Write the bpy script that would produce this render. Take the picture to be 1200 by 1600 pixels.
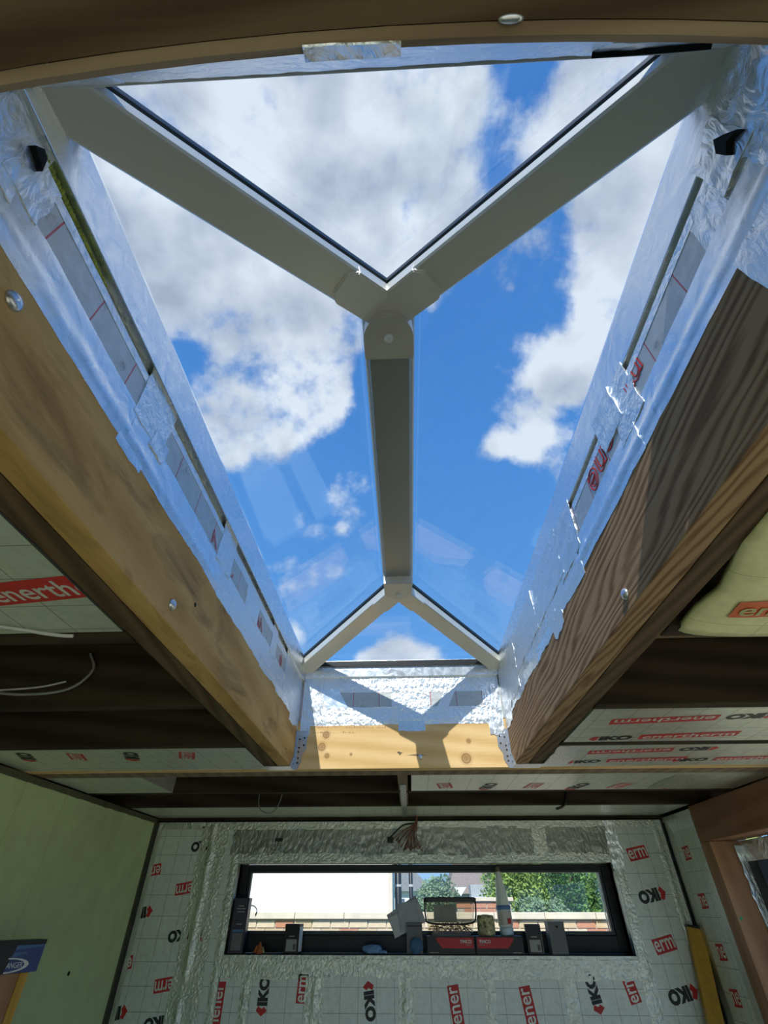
import bpy, bmesh, math, random
from mathutils import Vector, Matrix, noise
random.seed(7)
C = bpy.context.scene.collection
SC = bpy.context.scene
for o in list(bpy.data.objects): bpy.data.objects.remove(o)

# ------------------------------------------------------------------ camera
EYE = Vector((0, 0, 1.95)); FPX = 736.1; YAW, PITCH = -.0425, .696
_f = Vector((math.sin(YAW)*math.cos(PITCH), math.cos(YAW)*math.cos(PITCH), math.sin(PITCH)))
_r = Vector((math.cos(YAW), -math.sin(YAW), 0)); _u = _r.cross(_f)
cam = bpy.data.cameras.new('camera'); camo = bpy.data.objects.new('camera', cam); C.objects.link(camo)
cam.sensor_fit = 'VERTICAL'; cam.sensor_height = 24; cam.sensor_width = 18; cam.lens = FPX/1600*24
cam.clip_start = .02; cam.clip_end = 500
camo.matrix_world = Matrix(((_r.x,_u.x,-_f.x,EYE.x),(_r.y,_u.y,-_f.y,EYE.y),(_r.z,_u.z,-_f.z,EYE.z),(0,0,0,1)))
SC.camera = camo
def ray(px, py): return _r*((px-600)/FPX) + _u*((800-py)/FPX) + _f
def at(px, py, x=None, y=None, z=None):      # where the sight line meets a real wall / ceiling / facade plane
    d = ray(px, py)
    t = (x-EYE.x)/d.x if x is not None else (y-EYE.y)/d.y if y is not None else (z-EYE.z)/d.z
    return EYE + d*t

# ------------------------------------------------------------------ colour management
vs = SC.view_settings; vs.view_transform = 'Standard'; vs.look = 'None'; vs.gamma = 1; vs.use_curve_mapping = False
vs.exposure = 0.1

# ------------------------------------------------------------------ world: blue sky with cumulus clouds
W = bpy.data.worlds.new('World'); SC.world = W; W.use_nodes = True
nt = W.node_tree; nt.nodes.clear()
def N(t, **k):
    n = nt.nodes.new(t)
    for a, b in k.items(): setattr(n, a, b)
    return n
def L(a, b): nt.links.new(a, b)
def math_(op, a, b=None, clamp=False):
    n = N('ShaderNodeMath', operation=op); n.use_clamp = clamp
    for i, v in enumerate((a, b)):
        if v is None: continue
        if isinstance(v, (int, float)): n.inputs[i].default_value = v
        else: L(v, n.inputs[i])
    return n.outputs[0]
tc = N('ShaderNodeTexCoord'); DIR = tc.outputs['Generated']
sep = N('ShaderNodeSeparateXYZ'); L(DIR, sep.inputs[0]); zz = sep.outputs[2]
ramp = N('ShaderNodeValToRGB'); L(zz, ramp.inputs[0]); cr = ramp.color_ramp
cr.elements[0].position = 0; cr.elements[0].color = (.36, .56, .84, 1)
cr.elements[1].position = .95; cr.elements[1].color = (.060, .215, .59, 1)
e = cr.elements.new(.12); e.color = (.19, .46, .85, 1)
e = cr.elements.new(.5); e.color = (.095, .315, .74, 1)
# big cumulus masses, each a direction of the sky and an angular size
CL = [(250,230,.30,1),(420,180,.30,1),(560,260,.26,.9),(330,330,.26,1),(180,300,.24,1),(440,420,.20,.9),(410,540,.17,1),(500,560,.13,.9),(360,620,.10,.6),
      (370,680,.12,1.0),(460,660,.11,1.0),(420,620,.12,.8),(500,620,.08,.6),(690,320,.10,.5),(640,390,.12,.7),(600,160,.22,.8),(700,130,.10,.5),(270,510,.07,.6),(530,610,.08,.5),
      (920,170,.15,.9),(1000,260,.2,.9),(1060,330,.16,.9),(960,380,.10,.7),(930,450,.08,.5),(850,580,.10,.9),(920,560,.10,.9),(960,490,.09,.8),(1010,470,.12,.9),
      (830,690,.085,.9),(770,700,.06,.7),(880,750,.06,.5),(795,800,.05,.5),(600,1040,.075,.95),(640,1030,.085,1.0),(570,1046,.05,.8),(455,990,.045,.6),
      (310,610,.06,.6),(535,830,.025,.28),(690,350,.11,.5),(650,430,.08,.5),(560,520,.08,.6),(340,700,.07,.6)]
tot = None
for (px, py, rad, wgt) in CL:
    d = ray(px, py).normalized()
    vm = N('ShaderNodeVectorMath', operation='DISTANCE'); L(DIR, vm.inputs[0]); vm.inputs[1].default_value = d
    v = math_('MULTIPLY', vm.outputs['Value'], -1/rad); v = math_('ADD', v, 1.0); v = math_('MAXIMUM', v, 0); v = math_('MULTIPLY', v, wgt)
    tot = v if tot is None else math_('ADD', tot, v)
tot = math_('MINIMUM', tot, .8)
n1 = N('ShaderNodeTexNoise'); n1.inputs['Scale'].default_value = 4.2; n1.inputs['Detail'].default_value = 9; n1.inputs['Roughness'].default_value = .58
n1.inputs['Distortion'].default_value = .25; L(DIR, n1.inputs['Vector'])
n3 = N('ShaderNodeTexNoise'); n3.inputs['Scale'].default_value = 16; n3.inputs['Detail'].default_value = 6; n3.inputs['Roughness'].default_value = .6; L(DIR, n3.inputs['Vector'])
dn = math_('MULTIPLY', math_('SUBTRACT', n1.outputs['Fac'], .5), 1.9)
dn = math_('ADD', dn, math_('MULTIPLY', math_('SUBTRACT', n3.outputs['Fac'], .5), 1.0))
dens = math_('ADD', tot, dn); dens = math_('SUBTRACT', dens, .30)
cov = N('ShaderNodeMapRange', interpolation_type='SMOOTHSTEP'); L(dens, cov.inputs['Value']); cov.inputs['From Min'].default_value = -.08; cov.inputs['From Max'].default_value = .42
n2 = N('ShaderNodeTexNoise'); n2.inputs['Scale'].default_value = 6; n2.inputs['Detail'].default_value = 7; L(DIR, n2.inputs['Vector'])
cc = N('ShaderNodeValToRGB'); L(n2.outputs['Fac'], cc.inputs[0])
cc.color_ramp.elements[0].position = .33; cc.color_ramp.elements[0].color = (.40, .46, .58, 1)
cc.color_ramp.elements[1].position = .58; cc.color_ramp.elements[1].color = (.80, .84, .92, 1)
mx = N('ShaderNodeMix', data_type='RGBA'); L(cov.outputs[0], mx.inputs['Factor']); L(ramp.outputs[0], mx.inputs['A']); L(cc.outputs[0], mx.inputs['B'])
bg = N('ShaderNodeBackground'); L(mx.outputs['Result'], bg.inputs[0]); bg.inputs[1].default_value = 1.08
wo = N('ShaderNodeOutputWorld'); L(bg.outputs[0], wo.inputs[0])

# ------------------------------------------------------------------ sun (high, behind the camera, a little from the left)
sl = bpy.data.lights.new('sun', 'SUN'); sl.energy = 4.6; sl.angle = .009; sl.color = (1, .95, .86)
so = bpy.data.objects.new('sun', sl); C.objects.link(so)
SUN = Vector((.25, 1.14, -1.08)).normalized()
so.rotation_euler = SUN.to_track_quat('-Z', 'Y').to_euler(); so.location = (0, -6, 9)

# ------------------------------------------------------------------ materials
MATS = {}
def newmat(name):
    m = bpy.data.materials.new(name); m.use_nodes = True; MATS[name] = m
    t = m.node_tree; b = t.nodes['Principled BSDF']
    return m, t, b
def _n(t, ty, **k):
    n = t.nodes.new(ty)
    for a, b in k.items(): setattr(n, a, b)
    return n
def plain(name, col, rough=.6, metal=0, var=.12, nscale=20, bump=.0, bscale=60, emit=None, spec=.5):
    m, t, b = newmat(name)
    b.inputs['Roughness'].default_value = rough; b.inputs['Metallic'].default_value = metal; b.inputs['Specular IOR Level'].default_value = spec
    tc = _n(t, 'ShaderNodeTexCoord'); no = _n(t, 'ShaderNodeTexNoise'); no.inputs['Scale'].default_value = nscale; no.inputs['Detail'].default_value = 4
    t.links.new(tc.outputs['Object'], no.inputs['Vector'])
    r = _n(t, 'ShaderNodeValToRGB'); r.color_ramp.elements[0].position = .3; r.color_ramp.elements[1].position = .7
    r.color_ramp.elements[0].color = [c*(1-var) for c in col]+[1]; r.color_ramp.elements[1].color = [min(1, c*(1+var)) for c in col]+[1]
    t.links.new(no.outputs['Fac'], r.inputs[0]); t.links.new(r.outputs[0], b.inputs['Base Color'])
    if bump:
        n2 = _n(t, 'ShaderNodeTexNoise'); n2.inputs['Scale'].default_value = bscale; n2.inputs['Detail'].default_value = 5
        t.links.new(tc.outputs['Object'], n2.inputs['Vector'])
        bp = _n(t, 'ShaderNodeBump'); bp.inputs['Strength'].default_value = bump; bp.inputs['Distance'].default_value = .01
        t.links.new(n2.outputs['Fac'], bp.inputs['Height']); t.links.new(bp.outputs[0], b.inputs['Normal'])
    return m
def wood(name, dark, mid, light, axis='y', bands=14, dist=5, contrast=1.0, stain=0, dscale=.55, rough=.75, knots=(), stain_col=(.05,.03,.015)):
    m, t, b = newmat(name); b.inputs['Roughness'].default_value = rough; b.inputs['Specular IOR Level'].default_value = .25
    tc = _n(t, 'ShaderNodeTexCoord'); mp = _n(t, 'ShaderNodeMapping'); k = .10
    mp.inputs['Scale'].default_value = (k if axis == 'x' else 1, k if axis == 'y' else 1, k if axis == 'z' else 1)
    t.links.new(tc.outputs['Object'], mp.inputs['Vector'])
    wv = _n(t, 'ShaderNodeTexWave', wave_type='BANDS', bands_direction='DIAGONAL', wave_profile='SIN')
    wv.inputs['Scale'].default_value = bands; wv.inputs['Distortion'].default_value = dist; wv.inputs['Detail'].default_value = 3; wv.inputs['Detail Scale'].default_value = dscale
    wv.inputs['Detail Roughness'].default_value = .45
    t.links.new(mp.outputs[0], wv.inputs['Vector'])
    mp2 = _n(t, 'ShaderNodeMapping'); k2 = .03
    mp2.inputs['Scale'].default_value = (k2 if axis == 'x' else 1, k2 if axis == 'y' else 1, k2 if axis == 'z' else 1)
    t.links.new(tc.outputs['Object'], mp2.inputs['Vector'])
    fi = _n(t, 'ShaderNodeTexNoise'); fi.inputs['Scale'].default_value = 160; fi.inputs['Detail'].default_value = 3; t.links.new(mp2.outputs[0], fi.inputs['Vector'])
    lo = _n(t, 'ShaderNodeTexNoise'); lo.inputs['Scale'].default_value = 6; lo.inputs['Detail'].default_value = 4; t.links.new(tc.outputs['Object'], lo.inputs['Vector'])
    a = _n(t, 'ShaderNodeMath', operation='MULTIPLY_ADD'); t.links.new(wv.outputs['Fac'], a.inputs[0]); a.inputs[1].default_value = .55*contrast; a.inputs[2].default_value = .22-.1*contrast
    c = _n(t, 'ShaderNodeMath', operation='MULTIPLY_ADD'); t.links.new(fi.outputs['Fac'], c.inputs[0]); c.inputs[1].default_value = .3; t.links.new(a.outputs[0], c.inputs[2])
    d = _n(t, 'ShaderNodeMath', operation='MULTIPLY_ADD'); t.links.new(lo.outputs['Fac'], d.inputs[0]); d.inputs[1].default_value = .4; t.links.new(c.outputs[0], d.inputs[2])
    r = _n(t, 'ShaderNodeValToRGB'); el = r.color_ramp.elements
    el[0].position = .25; el[0].color = (*dark, 1); el[1].position = .85; el[1].color = (*light, 1); x = el.new(.55); x.color = (*mid, 1)
    t.links.new(d.outputs[0], r.inputs[0]); col = r.outputs[0]
    if stain:
        sn = _n(t, 'ShaderNodeTexNoise'); sn.inputs['Scale'].default_value = 13; sn.inputs['Detail'].default_value = 7; sn.inputs['Roughness'].default_value = .65; sn.inputs['Distortion'].default_value = .6
        mp3 = _n(t, 'ShaderNodeMapping'); mp3.inputs['Scale'].default_value = (.28 if axis == 'x' else 1, .28 if axis == 'y' else 1, 1); t.links.new(tc.outputs['Object'], mp3.inputs['Vector'])
        t.links.new(mp3.outputs[0], sn.inputs['Vector'])
        sr = _n(t, 'ShaderNodeMapRange'); sr.inputs['From Min'].default_value = .50; sr.inputs['From Max'].default_value = .72; sr.inputs['To Max'].default_value = stain
        t.links.new(sn.outputs['Fac'], sr.inputs['Value'])
        mm = _n(t, 'ShaderNodeMix', data_type='RGBA'); t.links.new(sr.outputs[0], mm.inputs['Factor']); t.links.new(col, mm.inputs['A']); mm.inputs['B'].default_value = (*stain_col, 1)
        col = mm.outputs['Result']
    for (kx, ky, kz, kr) in knots:
        vd = _n(t, 'ShaderNodeVectorMath', operation='DISTANCE'); t.links.new(tc.outputs['Object'], vd.inputs[0]); vd.inputs[1].default_value = (kx, ky, kz)
        kk = _n(t, 'ShaderNodeValToRGB'); e = kk.color_ramp.elements
        e[0].position = 0; e[0].color = (.75, .75, .75, 1); e[1].position = 1; e[1].color = (0, 0, 0, 1); q = e.new(.42); q.color = (.55, .55, .55, 1); q = e.new(.5); q.color = (.95, .95, .95, 1); q = e.new(.62); q.color = (.25, .25, .25, 1)
        dv = _n(t, 'ShaderNodeMath', operation='DIVIDE'); t.links.new(vd.outputs['Value'], dv.inputs[0]); dv.inputs[1].default_value = kr*1.6; t.links.new(dv.outputs[0], kk.inputs[0])
        mm = _n(t, 'ShaderNodeMix', data_type='RGBA'); t.links.new(kk.outputs[0], mm.inputs['Factor']); t.links.new(col, mm.inputs['A']); mm.inputs['B'].default_value = (.22, .10, .03, 1)
        col = mm.outputs['Result']
    t.links.new(col, b.inputs['Base Color'])
    bp = _n(t, 'ShaderNodeBump'); bp.inputs['Strength'].default_value = .25; bp.inputs['Distance'].default_value = .004
    t.links.new(d.outputs[0], bp.inputs['Height']); t.links.new(bp.outputs[0], b.inputs['Normal'])
    return m
def foil(name, col=(.86, .88, .9), rough=.24, bump=.5, scale=26, stretch=(1, 1, 1), metal=1.0):
    m, t, b = newmat(name); b.inputs['Metallic'].default_value = metal; b.inputs['Roughness'].default_value = rough; b.inputs['Base Color'].default_value = (*col, 1)
    tc = _n(t, 'ShaderNodeTexCoord'); mp = _n(t, 'ShaderNodeMapping'); mp.inputs['Scale'].default_value = stretch; t.links.new(tc.outputs['Object'], mp.inputs['Vector'])
    n1 = _n(t, 'ShaderNodeTexNoise'); n1.inputs['Scale'].default_value = scale; n1.inputs['Detail'].default_value = 6; n1.inputs['Distortion'].default_value = 1.5
    t.links.new(mp.outputs[0], n1.inputs['Vector'])
    vo = _n(t, 'ShaderNodeTexVoronoi'); vo.inputs['Scale'].default_value = scale*1.6; t.links.new(mp.outputs[0], vo.inputs['Vector'])
    ad = _n(t, 'ShaderNodeMath', operation='MULTIPLY_ADD'); t.links.new(vo.outputs['Distance'], ad.inputs[0]); ad.inputs[1].default_value = .35; t.links.new(n1.outputs['Fac'], ad.inputs[2])
    bp = _n(t, 'ShaderNodeBump'); bp.inputs['Strength'].default_value = bump; bp.inputs['Distance'].default_value = .006
    t.links.new(ad.outputs[0], bp.inputs['Height']); t.links.new(bp.outputs[0], b.inputs['Normal'])
    r = _n(t, 'ShaderNodeMapRange'); r.inputs['To Min'].default_value = max(.05, rough-.1); r.inputs['To Max'].default_value = rough+.18; t.links.new(n1.outputs['Fac'], r.inputs['Value']); t.links.new(r.outputs[0], b.inputs['Roughness'])
    return m
def boardmat(name, col, line=(.12, .13, .12), spacing=.1, rough=.42, metal=.55, lw=.012, red=False, dirt=0):
    m, t, b = newmat(name); b.inputs['Metallic'].default_value = metal; b.inputs['Roughness'].default_value = rough
    tc = _n(t, 'ShaderNodeTexCoord'); sp = _n(t, 'ShaderNodeSeparateXYZ'); t.links.new(tc.outputs['UV'], sp.inputs[0])
    def lines(sock, s, w):
        a = _n(t, 'ShaderNodeMath', operation='DIVIDE'); t.links.new(sock, a.inputs[0]); a.inputs[1].default_value = s
        f = _n(t, 'ShaderNodeMath', operation='FRACT'); t.links.new(a.outputs[0], f.inputs[0])
        l = _n(t, 'ShaderNodeMath', operation='LESS_THAN'); t.links.new(f.outputs[0], l.inputs[0]); l.inputs[1].default_value = w
        return l.outputs[0]
    a = lines(sp.outputs[0], spacing, lw/spacing*.1); 
    if red: mxl = a
    else:
        c = lines(sp.outputs[1], spacing, lw/spacing*.1)
        q = _n(t, 'ShaderNodeMath', operation='MAXIMUM'); t.links.new(a, q.inputs[0]); t.links.new(c, q.inputs[1]); mxl = q.outputs[0]
    no = _n(t, 'ShaderNodeTexNoise'); no.inputs['Scale'].default_value = 35; no.inputs['Detail'].default_value = 5; t.links.new(tc.outputs['Object'], no.inputs['Vector'])
    r = _n(t, 'ShaderNodeValToRGB'); r.color_ramp.elements[0].position = .3; r.color_ramp.elements[1].position = .7
    r.color_ramp.elements[0].color = [x*.9 for x in col]+[1]; r.color_ramp.elements[1].color = [min(1, x*1.06) for x in col]+[1]; t.links.new(no.outputs['Fac'], r.inputs[0])
    s = _n(t, 'ShaderNodeMath', operation='MULTIPLY'); t.links.new(mxl, s.inputs[0]); s.inputs[1].default_value = .8
    mm = _n(t, 'ShaderNodeMix', data_type='RGBA'); t.links.new(s.outputs[0], mm.inputs['Factor']); t.links.new(r.outputs[0], mm.inputs['A']); mm.inputs['B'].default_value = (*line, 1)
    colr = mm.outputs['Result']
    if dirt:
        dn = _n(t, 'ShaderNodeTexNoise'); dn.inputs['Scale'].default_value = 14; dn.inputs['Detail'].default_value = 8; dn.inputs['Roughness'].default_value = .7; t.links.new(tc.outputs['Object'], dn.inputs['Vector'])
        dr = _n(t, 'ShaderNodeMapRange'); dr.inputs['From Min'].default_value = .58; dr.inputs['From Max'].default_value = .74; dr.inputs['To Max'].default_value = dirt; t.links.new(dn.outputs['Fac'], dr.inputs['Value'])
        m3 = _n(t, 'ShaderNodeMix', data_type='RGBA'); t.links.new(dr.outputs[0], m3.inputs['Factor']); t.links.new(colr, m3.inputs['A']); m3.inputs['B'].default_value = (.10, .085, .05, 1); colr = m3.outputs['Result']
    t.links.new(colr, b.inputs['Base Color'])
    n2 = _n(t, 'ShaderNodeTexNoise'); n2.inputs['Scale'].default_value = 60; n2.inputs['Detail'].default_value = 4; t.links.new(tc.outputs['Object'], n2.inputs['Vector'])
    bp = _n(t, 'ShaderNodeBump'); bp.inputs['Strength'].default_value = .18; bp.inputs['Distance'].default_value = .004; t.links.new(n2.outputs['Fac'], bp.inputs['Height']); t.links.new(bp.outputs[0], b.inputs['Normal'])
    return m
def glassmat(name, tint=(.94, .975, .99), ior=1.5, boost=1.0):
    m, t, b = newmat(name); t.nodes.remove(b); out = [n for n in t.nodes if n.type == 'OUTPUT_MATERIAL'][0]
    tr = _n(t, 'ShaderNodeBsdfTransparent'); tr.inputs[0].default_value = (*tint, 1)
    gl = _n(t, 'ShaderNodeBsdfGlossy'); gl.inputs['Roughness'].default_value = .0; gl.inputs['Color'].default_value = (.95, .97, 1, 1)
    lw_ = _n(t, 'ShaderNodeLayerWeight'); lw_.inputs['Blend'].default_value = .5
    pw = _n(t, 'ShaderNodeMath', operation='POWER'); t.links.new(lw_.outputs['Facing'], pw.inputs[0]); pw.inputs[1].default_value = 5
    f0 = ((ior-1)/(ior+1))**2
    fr = _n(t, 'ShaderNodeMath', operation='MULTIPLY_ADD'); t.links.new(pw.outputs[0], fr.inputs[0]); fr.inputs[1].default_value = 1-f0; fr.inputs[2].default_value = f0*boost
    ms = _n(t, 'ShaderNodeMixShader'); t.links.new(fr.outputs[0], ms.inputs[0]); t.links.new(tr.outputs[0], ms.inputs[1]); t.links.new(gl.outputs[0], ms.inputs[2]); t.links.new(ms.outputs[0], out.inputs[0])
    return m

wood('timber_ochre', (.28, .155, .045), (.47, .29, .10), (.58, .38, .15), 'y', 5, 4, .5, stain=.62, stain_col=(.08, .045, .02))
wood('timber_brown', (.075, .038, .018), (.235, .135, .068), (.37, .24, .135), 'y', 32, 22, .95, dscale=.36)
wood('timber_shaded', (.035, .02, .01), (.08, .05, .025), (.13, .085, .045), 'y', 20, 12, .7, dscale=.3)  # beam timber darkened for the outer plies: underside shade put into the colour
wood('timber_pine', (.55, .33, .12), (.70, .45, .19), (.80, .56, .28), 'x', 9, 4, .55, knots=[(-.371, 0, .088, .018), (.259, 0, .036, .022), (-.345, 0, .052, .011), (.277, 0, .105, .010), (-.355, 0, .138, .016), (-.24, 0, .057, .006)])
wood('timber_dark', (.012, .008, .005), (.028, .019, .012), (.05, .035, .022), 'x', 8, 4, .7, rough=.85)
wood('timber_front', (.035, .02, .009), (.085, .052, .026), (.14, .092, .05), 'x', 16, 8, .9, dscale=.3)
wood('timber_lit_edge', (.16, .105, .06), (.27, .19, .115), (.36, .265, .17), 'x', 16, 8, .7, dscale=.3)  # lighter copy of the front beam timber: light on its edge is in the colour
wood('timber_noggin', (.12, .08, .05), (.20, .14, .09), (.28, .2, .13), 'y', 9, 4, .6)
wood('timber_red', (.17, .075, .04), (.28, .13, .07), (.36, .19, .105), 'y', 6, 3, .35, rough=.6)
wood('timber_post', (.20, .095, .05), (.33, .17, .09), (.45, .26, .15), 'z', 6, 3, .35, rough=.55)
wood('timber_yellow', (.40, .20, .035), (.55, .30, .06), (.66, .40, .10), 'z', 9, 3, .5)
foil('tape', (.84, .87, .91), .29, .6, 46, metal=.90)
foil('tape_smooth', (.82, .86, .91), .24, .16, 18, metal=.92)
foil('tape_wrinkled', (.84, .86, .88), .30, .75, 40, (1, 1, .45), metal=.92)
foil('tape_wall', (.60, .62, .56), .36, .7, 38, metal=.95)
foil('tape_band', (.33, .33, .30), .30, .8, 26, (1, 1, .6), metal=1.0)  # foil tape darkened: the shade above the window is put into its colour
boardmat('board_reveal', (.56, .57, .56), line=(.55, .03, .06), spacing=.12, red=True, lw=.03, dirt=.8, rough=.4, metal=.6)
boardmat('board_wall', (.70, .74, .70), rough=.48, metal=.35, lw=.02)
boardmat('board_ceiling', (.74, .75, .68), rough=.36, metal=.6, lw=.02)
boardmat('board_sheet', (.88, .85, .48), line=(.45, .45, .2), rough=.6, metal=0, spacing=.18, lw=.016)
plain('print_red', (.55, .02, .02), .5, var=.1); plain('print_black', (.012, .012, .014), .5); plain('print_pale', (.72, .72, .68), .45, metal=.3)
plain('print_orange', (.72, .12, .02), .5); plain('print_white', (.75, .75, .75), .5)
plain('aluminium_grey', (.76, .74, .67), .32, metal=.35, var=.04, nscale=3)
plain('aluminium_ridge', (.33, .34, .335), .38, metal=.5, var=.04, nscale=3)
plain('aluminium_hub', (.78, .76, .70), .38, metal=.35, var=.04)
plain('aluminium_cap', (.60, .58, .53), .38, metal=.3, var=.04)
plain('aluminium_bead', (.72, .73, .72), .4, metal=.1, var=.03)
plain('gasket', (.012, .018, .022), .35); plain('black_plastic', (.010, .010, .011), .4); plain('dark_gap', (.006, .006, .006), .9)
plain('upvc_grey', (.012, .012, .013), .4, var=.05, spec=.3)
plain('steel', (.62, .65, .70), .3, metal=.9, var=.08, nscale=60); plain('steel_dull', (.45, .47, .47), .45, metal=.8, var=.12, nscale=60)
plain('nail_dark', (.03, .03, .03), .5, metal=.5)
plain('foam_green', (.34, .38, .06), .85, var=.4, nscale=45, bump=.6)
plain('plasterboard_green', (.58, .68, .36), .85, var=.06, nscale=9, bump=.05)
plain('plaster_edge', (.10, .10, .06), .9); plain('deck', (.30, .22, .13), .85)
plain('chipboard_bounce', (.61, .58, .41), .85, nscale=6, bump=.1); plain('paving_bounce', (.78, .73, .55), .85, nscale=2); plain('grass', (.16, .24, .07), .95, nscale=3)
plain('render_white', (.90, .90, .88), .85, var=.02); plain('masonry', (.45, .42, .38), .9)
plain('brick_yellow', (.66, .50, .33), .9, nscale=12, bump=.3); plain('brick_red', (.58, .27, .17), .9, nscale=12, bump=.3); plain('brick_pale', (.74, .60, .44), .9, nscale=12, bump=.3)
plain('mortar', (.55, .50, .44), .95); plain('coping', (.78, .68, .56), .85, nscale=5); plain('coping_edge', (.36, .32, .30), .9)
plain('roof_brown', (.26, .21, .19), .9, nscale=14, bump=.3); plain('roof_grey', (.26, .27, .30), .9, nscale=14); plain('house_white', (.82, .83, .84), .8, var=.03); plain('house_grey', (.42, .44, .48), .8)
plain('house_glass', (.10, .13, .18), .15); plain('bark', (.16, .12, .08), .95)
plain('leaf_mid', (.11, .22, .045), .6, var=.45, nscale=3); plain('leaf_dark', (.055, .14, .03), .6, var=.45, nscale=3); plain('leaf_grey', (.20, .30, .17), .6, var=.4, nscale=3); plain('leaf_light', (.24, .36, .08), .6, var=.35, nscale=3)
plain('card_black', (.012, .011, .014), .45); plain('card_purple', (.020, .012, .035), .4); plain('card_red', (.52, .015, .02), .45); plain('card_blue', (.02, .05, .22), .35); plain('card_lightblue', (.06, .16, .35), .4)
plain('label_grey', (.36, .36, .36), .5); plain('card_grey', (.15, .15, .165), .55); plain('paper', (.42, .43, .48), .7, var=.1); plain('paper_light', (.55, .56, .60), .7, var=.08)
plain('glove_blue', (.16, .32, .60), .55); plain('tip_orange', (.50, .12, .03), .5); plain('cloth_blue', (.04, .13, .28), .6)
plain('tub_clear', (.62, .60, .55), .25); plain('bottle_white', (.80, .84, .84), .35, var=.03); plain('bottle_blue', (.12, .24, .50), .4); plain('bottle_clear', (.55, .68, .85), .2)
plain('screw_brass', (.32, .15, .08), .4, metal=.6); plain('fibre', (.42, .40, .22), .9, var=.8, nscale=55, bump=.6)
plain('copper_red', (.20, .07, .045), .5); plain('cable_grey', (.24, .24, .23), .5); plain('cable_black', (.015, .015, .015), .5); plain('cable_white', (.5, .5, .48), .5)
plain('level_yellow', (.55, .31, .035), .45, var=.15, nscale=30); plain('marker_green', (.03, .30, .13), .6)
glassmat('glass_roof', (.94, .975, .995), 1.5, 1.7); glassmat('glass_window', (.97, .99, .98), 1.4); glassmat('tub_film', (.80, .78, .72), 1.3)
M = MATS

# ------------------------------------------------------------------ object helpers
LOC = {}
def thing(name, label, cat, loc=(0, 0, 0), group=None, kind=None):
    o = bpy.data.objects.new(name, None); C.objects.link(o); o.location = loc; o.empty_display_size = .05
    if label: o['label'] = label
    if cat: o['category'] = cat
    if group: o['group'] = group
    if kind: o['kind'] = kind
    LOC[o.name] = Vector(loc)
    return o
def origin_of(p): return LOC.get(p.name, Vector((0, 0, 0))) if p else Vector((0, 0, 0))
def obj(name, bm, mats, parent=None, label=None, cat=None, group=None, kind=None, smooth=False, loc=None):
    """bm is in world coordinates; the object's origin is its parent's base (or loc)."""
    base = Vector(loc) if loc is not None else origin_of(parent)
    me = bpy.data.meshes.new(name)
    bmesh.ops.translate(bm, verts=bm.verts, vec=-base)
    bmesh.ops.recalc_face_normals(bm, faces=bm.faces)
    bm.to_mesh(me); bm.free()
    for m in (mats if isinstance(mats, (list, tuple)) else [mats]): me.materials.append(M[m])
    if smooth:
        for p in me.polygons: p.use_smooth = True
    o = bpy.data.objects.new(name, me); C.objects.link(o)
    if parent:
        o.parent = parent; o.location = base-origin_of(parent); LOC[o.name] = base
    else: o.location = base; LOC[o.name] = base
    if label: o['label'] = label
    if cat: o['category'] = cat
    if group: o['group'] = group
    if kind: o['kind'] = kind
    return o
def B(): return bmesh.new()
def box(bm, lo, hi, mi=0, bev=0):
    lo = Vector(lo); hi = Vector(hi)
    v = [bm.verts.new((x, y, z)) for x in (lo.x, hi.x) for y in (lo.y, hi.y) for z in (lo.z, hi.z)]
    fs = [bm.faces.new([v[i] for i in q]) for q in ((0,1,3,2),(4,6,7,5),(0,4,5,1),(2,3,7,6),(0,2,6,4),(1,5,7,3))]
    for f in fs: f.material_index = mi
    if bev: bmesh.ops.bevel(bm, geom=list({e for f in fs for e in f.edges}), offset=bev, segments=2, affect='EDGES', profile=.6)
    return bm
def mbox(lo, hi, bev=0): return box(B(), lo, hi, 0, bev)
class Frame:
    def __init__(s, O, U, V):
        s.O = Vector(O); s.U = Vector(U).normalized(); s.V = Vector(V).normalized(); s.N = s.U.cross(s.V).normalized()
    def p(s, u, v, n=0): return s.O+s.U*u+s.V*v+s.N*n
    def uv(s, q): q = Vector(q)-s.O; return q.dot(s.U), q.dot(s.V)
def fbox(bm, F, u0, u1, v0, v1, n0, n1, mi=0, bev=0):
    v = [bm.verts.new(F.p(u, w, n)) for u in (u0, u1) for w in (v0, v1) for n in (n0, n1)]
    fs = [bm.faces.new([v[i] for i in q]) for q in ((0,1,3,2),(4,6,7,5),(0,4,5,1),(2,3,7,6),(0,2,6,4),(1,5,7,3))]
    for f in fs: f.material_index = mi
    if bev: bmesh.ops.bevel(bm, geom=list({e for f in fs for e in f.edges}), offset=bev, segments=2, affect='EDGES', profile=.6)
    return bm
def prism(bm, F, pts, n0, n1, mi=0):
    a = [bm.verts.new(F.p(u, v, n0)) for u, v in pts]; b = [bm.verts.new(F.p(u, v, n1)) for u, v in pts]; k = len(pts)
    fs = [bm.faces.new(a[::-1]), bm.faces.new(b)]+[bm.faces.new((a[i], a[(i+1) % k], b[(i+1) % k], b[i])) for i in range(k)]
    for f in fs: f.material_index = mi
    return bm
def lathe(bm, O, axis, prof, n=16, mi=0):
    axis = Vector(axis).normalized(); s = axis.orthogonal().normalized(); t = axis.cross(s); O = Vector(O); rings = []
    for (r, h) in prof:
        rings.append([bm.verts.new(O+axis*h+(s*math.cos(a)+t*math.sin(a))*max(r, 1e-5)) for a in [2*math.pi*i/n for i in range(n)]])
    for a, b in zip(rings, rings[1:]):
        for i in range(n): f = bm.faces.new((a[i], a[(i+1) % n], b[(i+1) % n], b[i])); f.material_index = mi
    for r in (rings[0][::-1], rings[-1]): f = bm.faces.new(r); f.material_index = mi
    return bm
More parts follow.
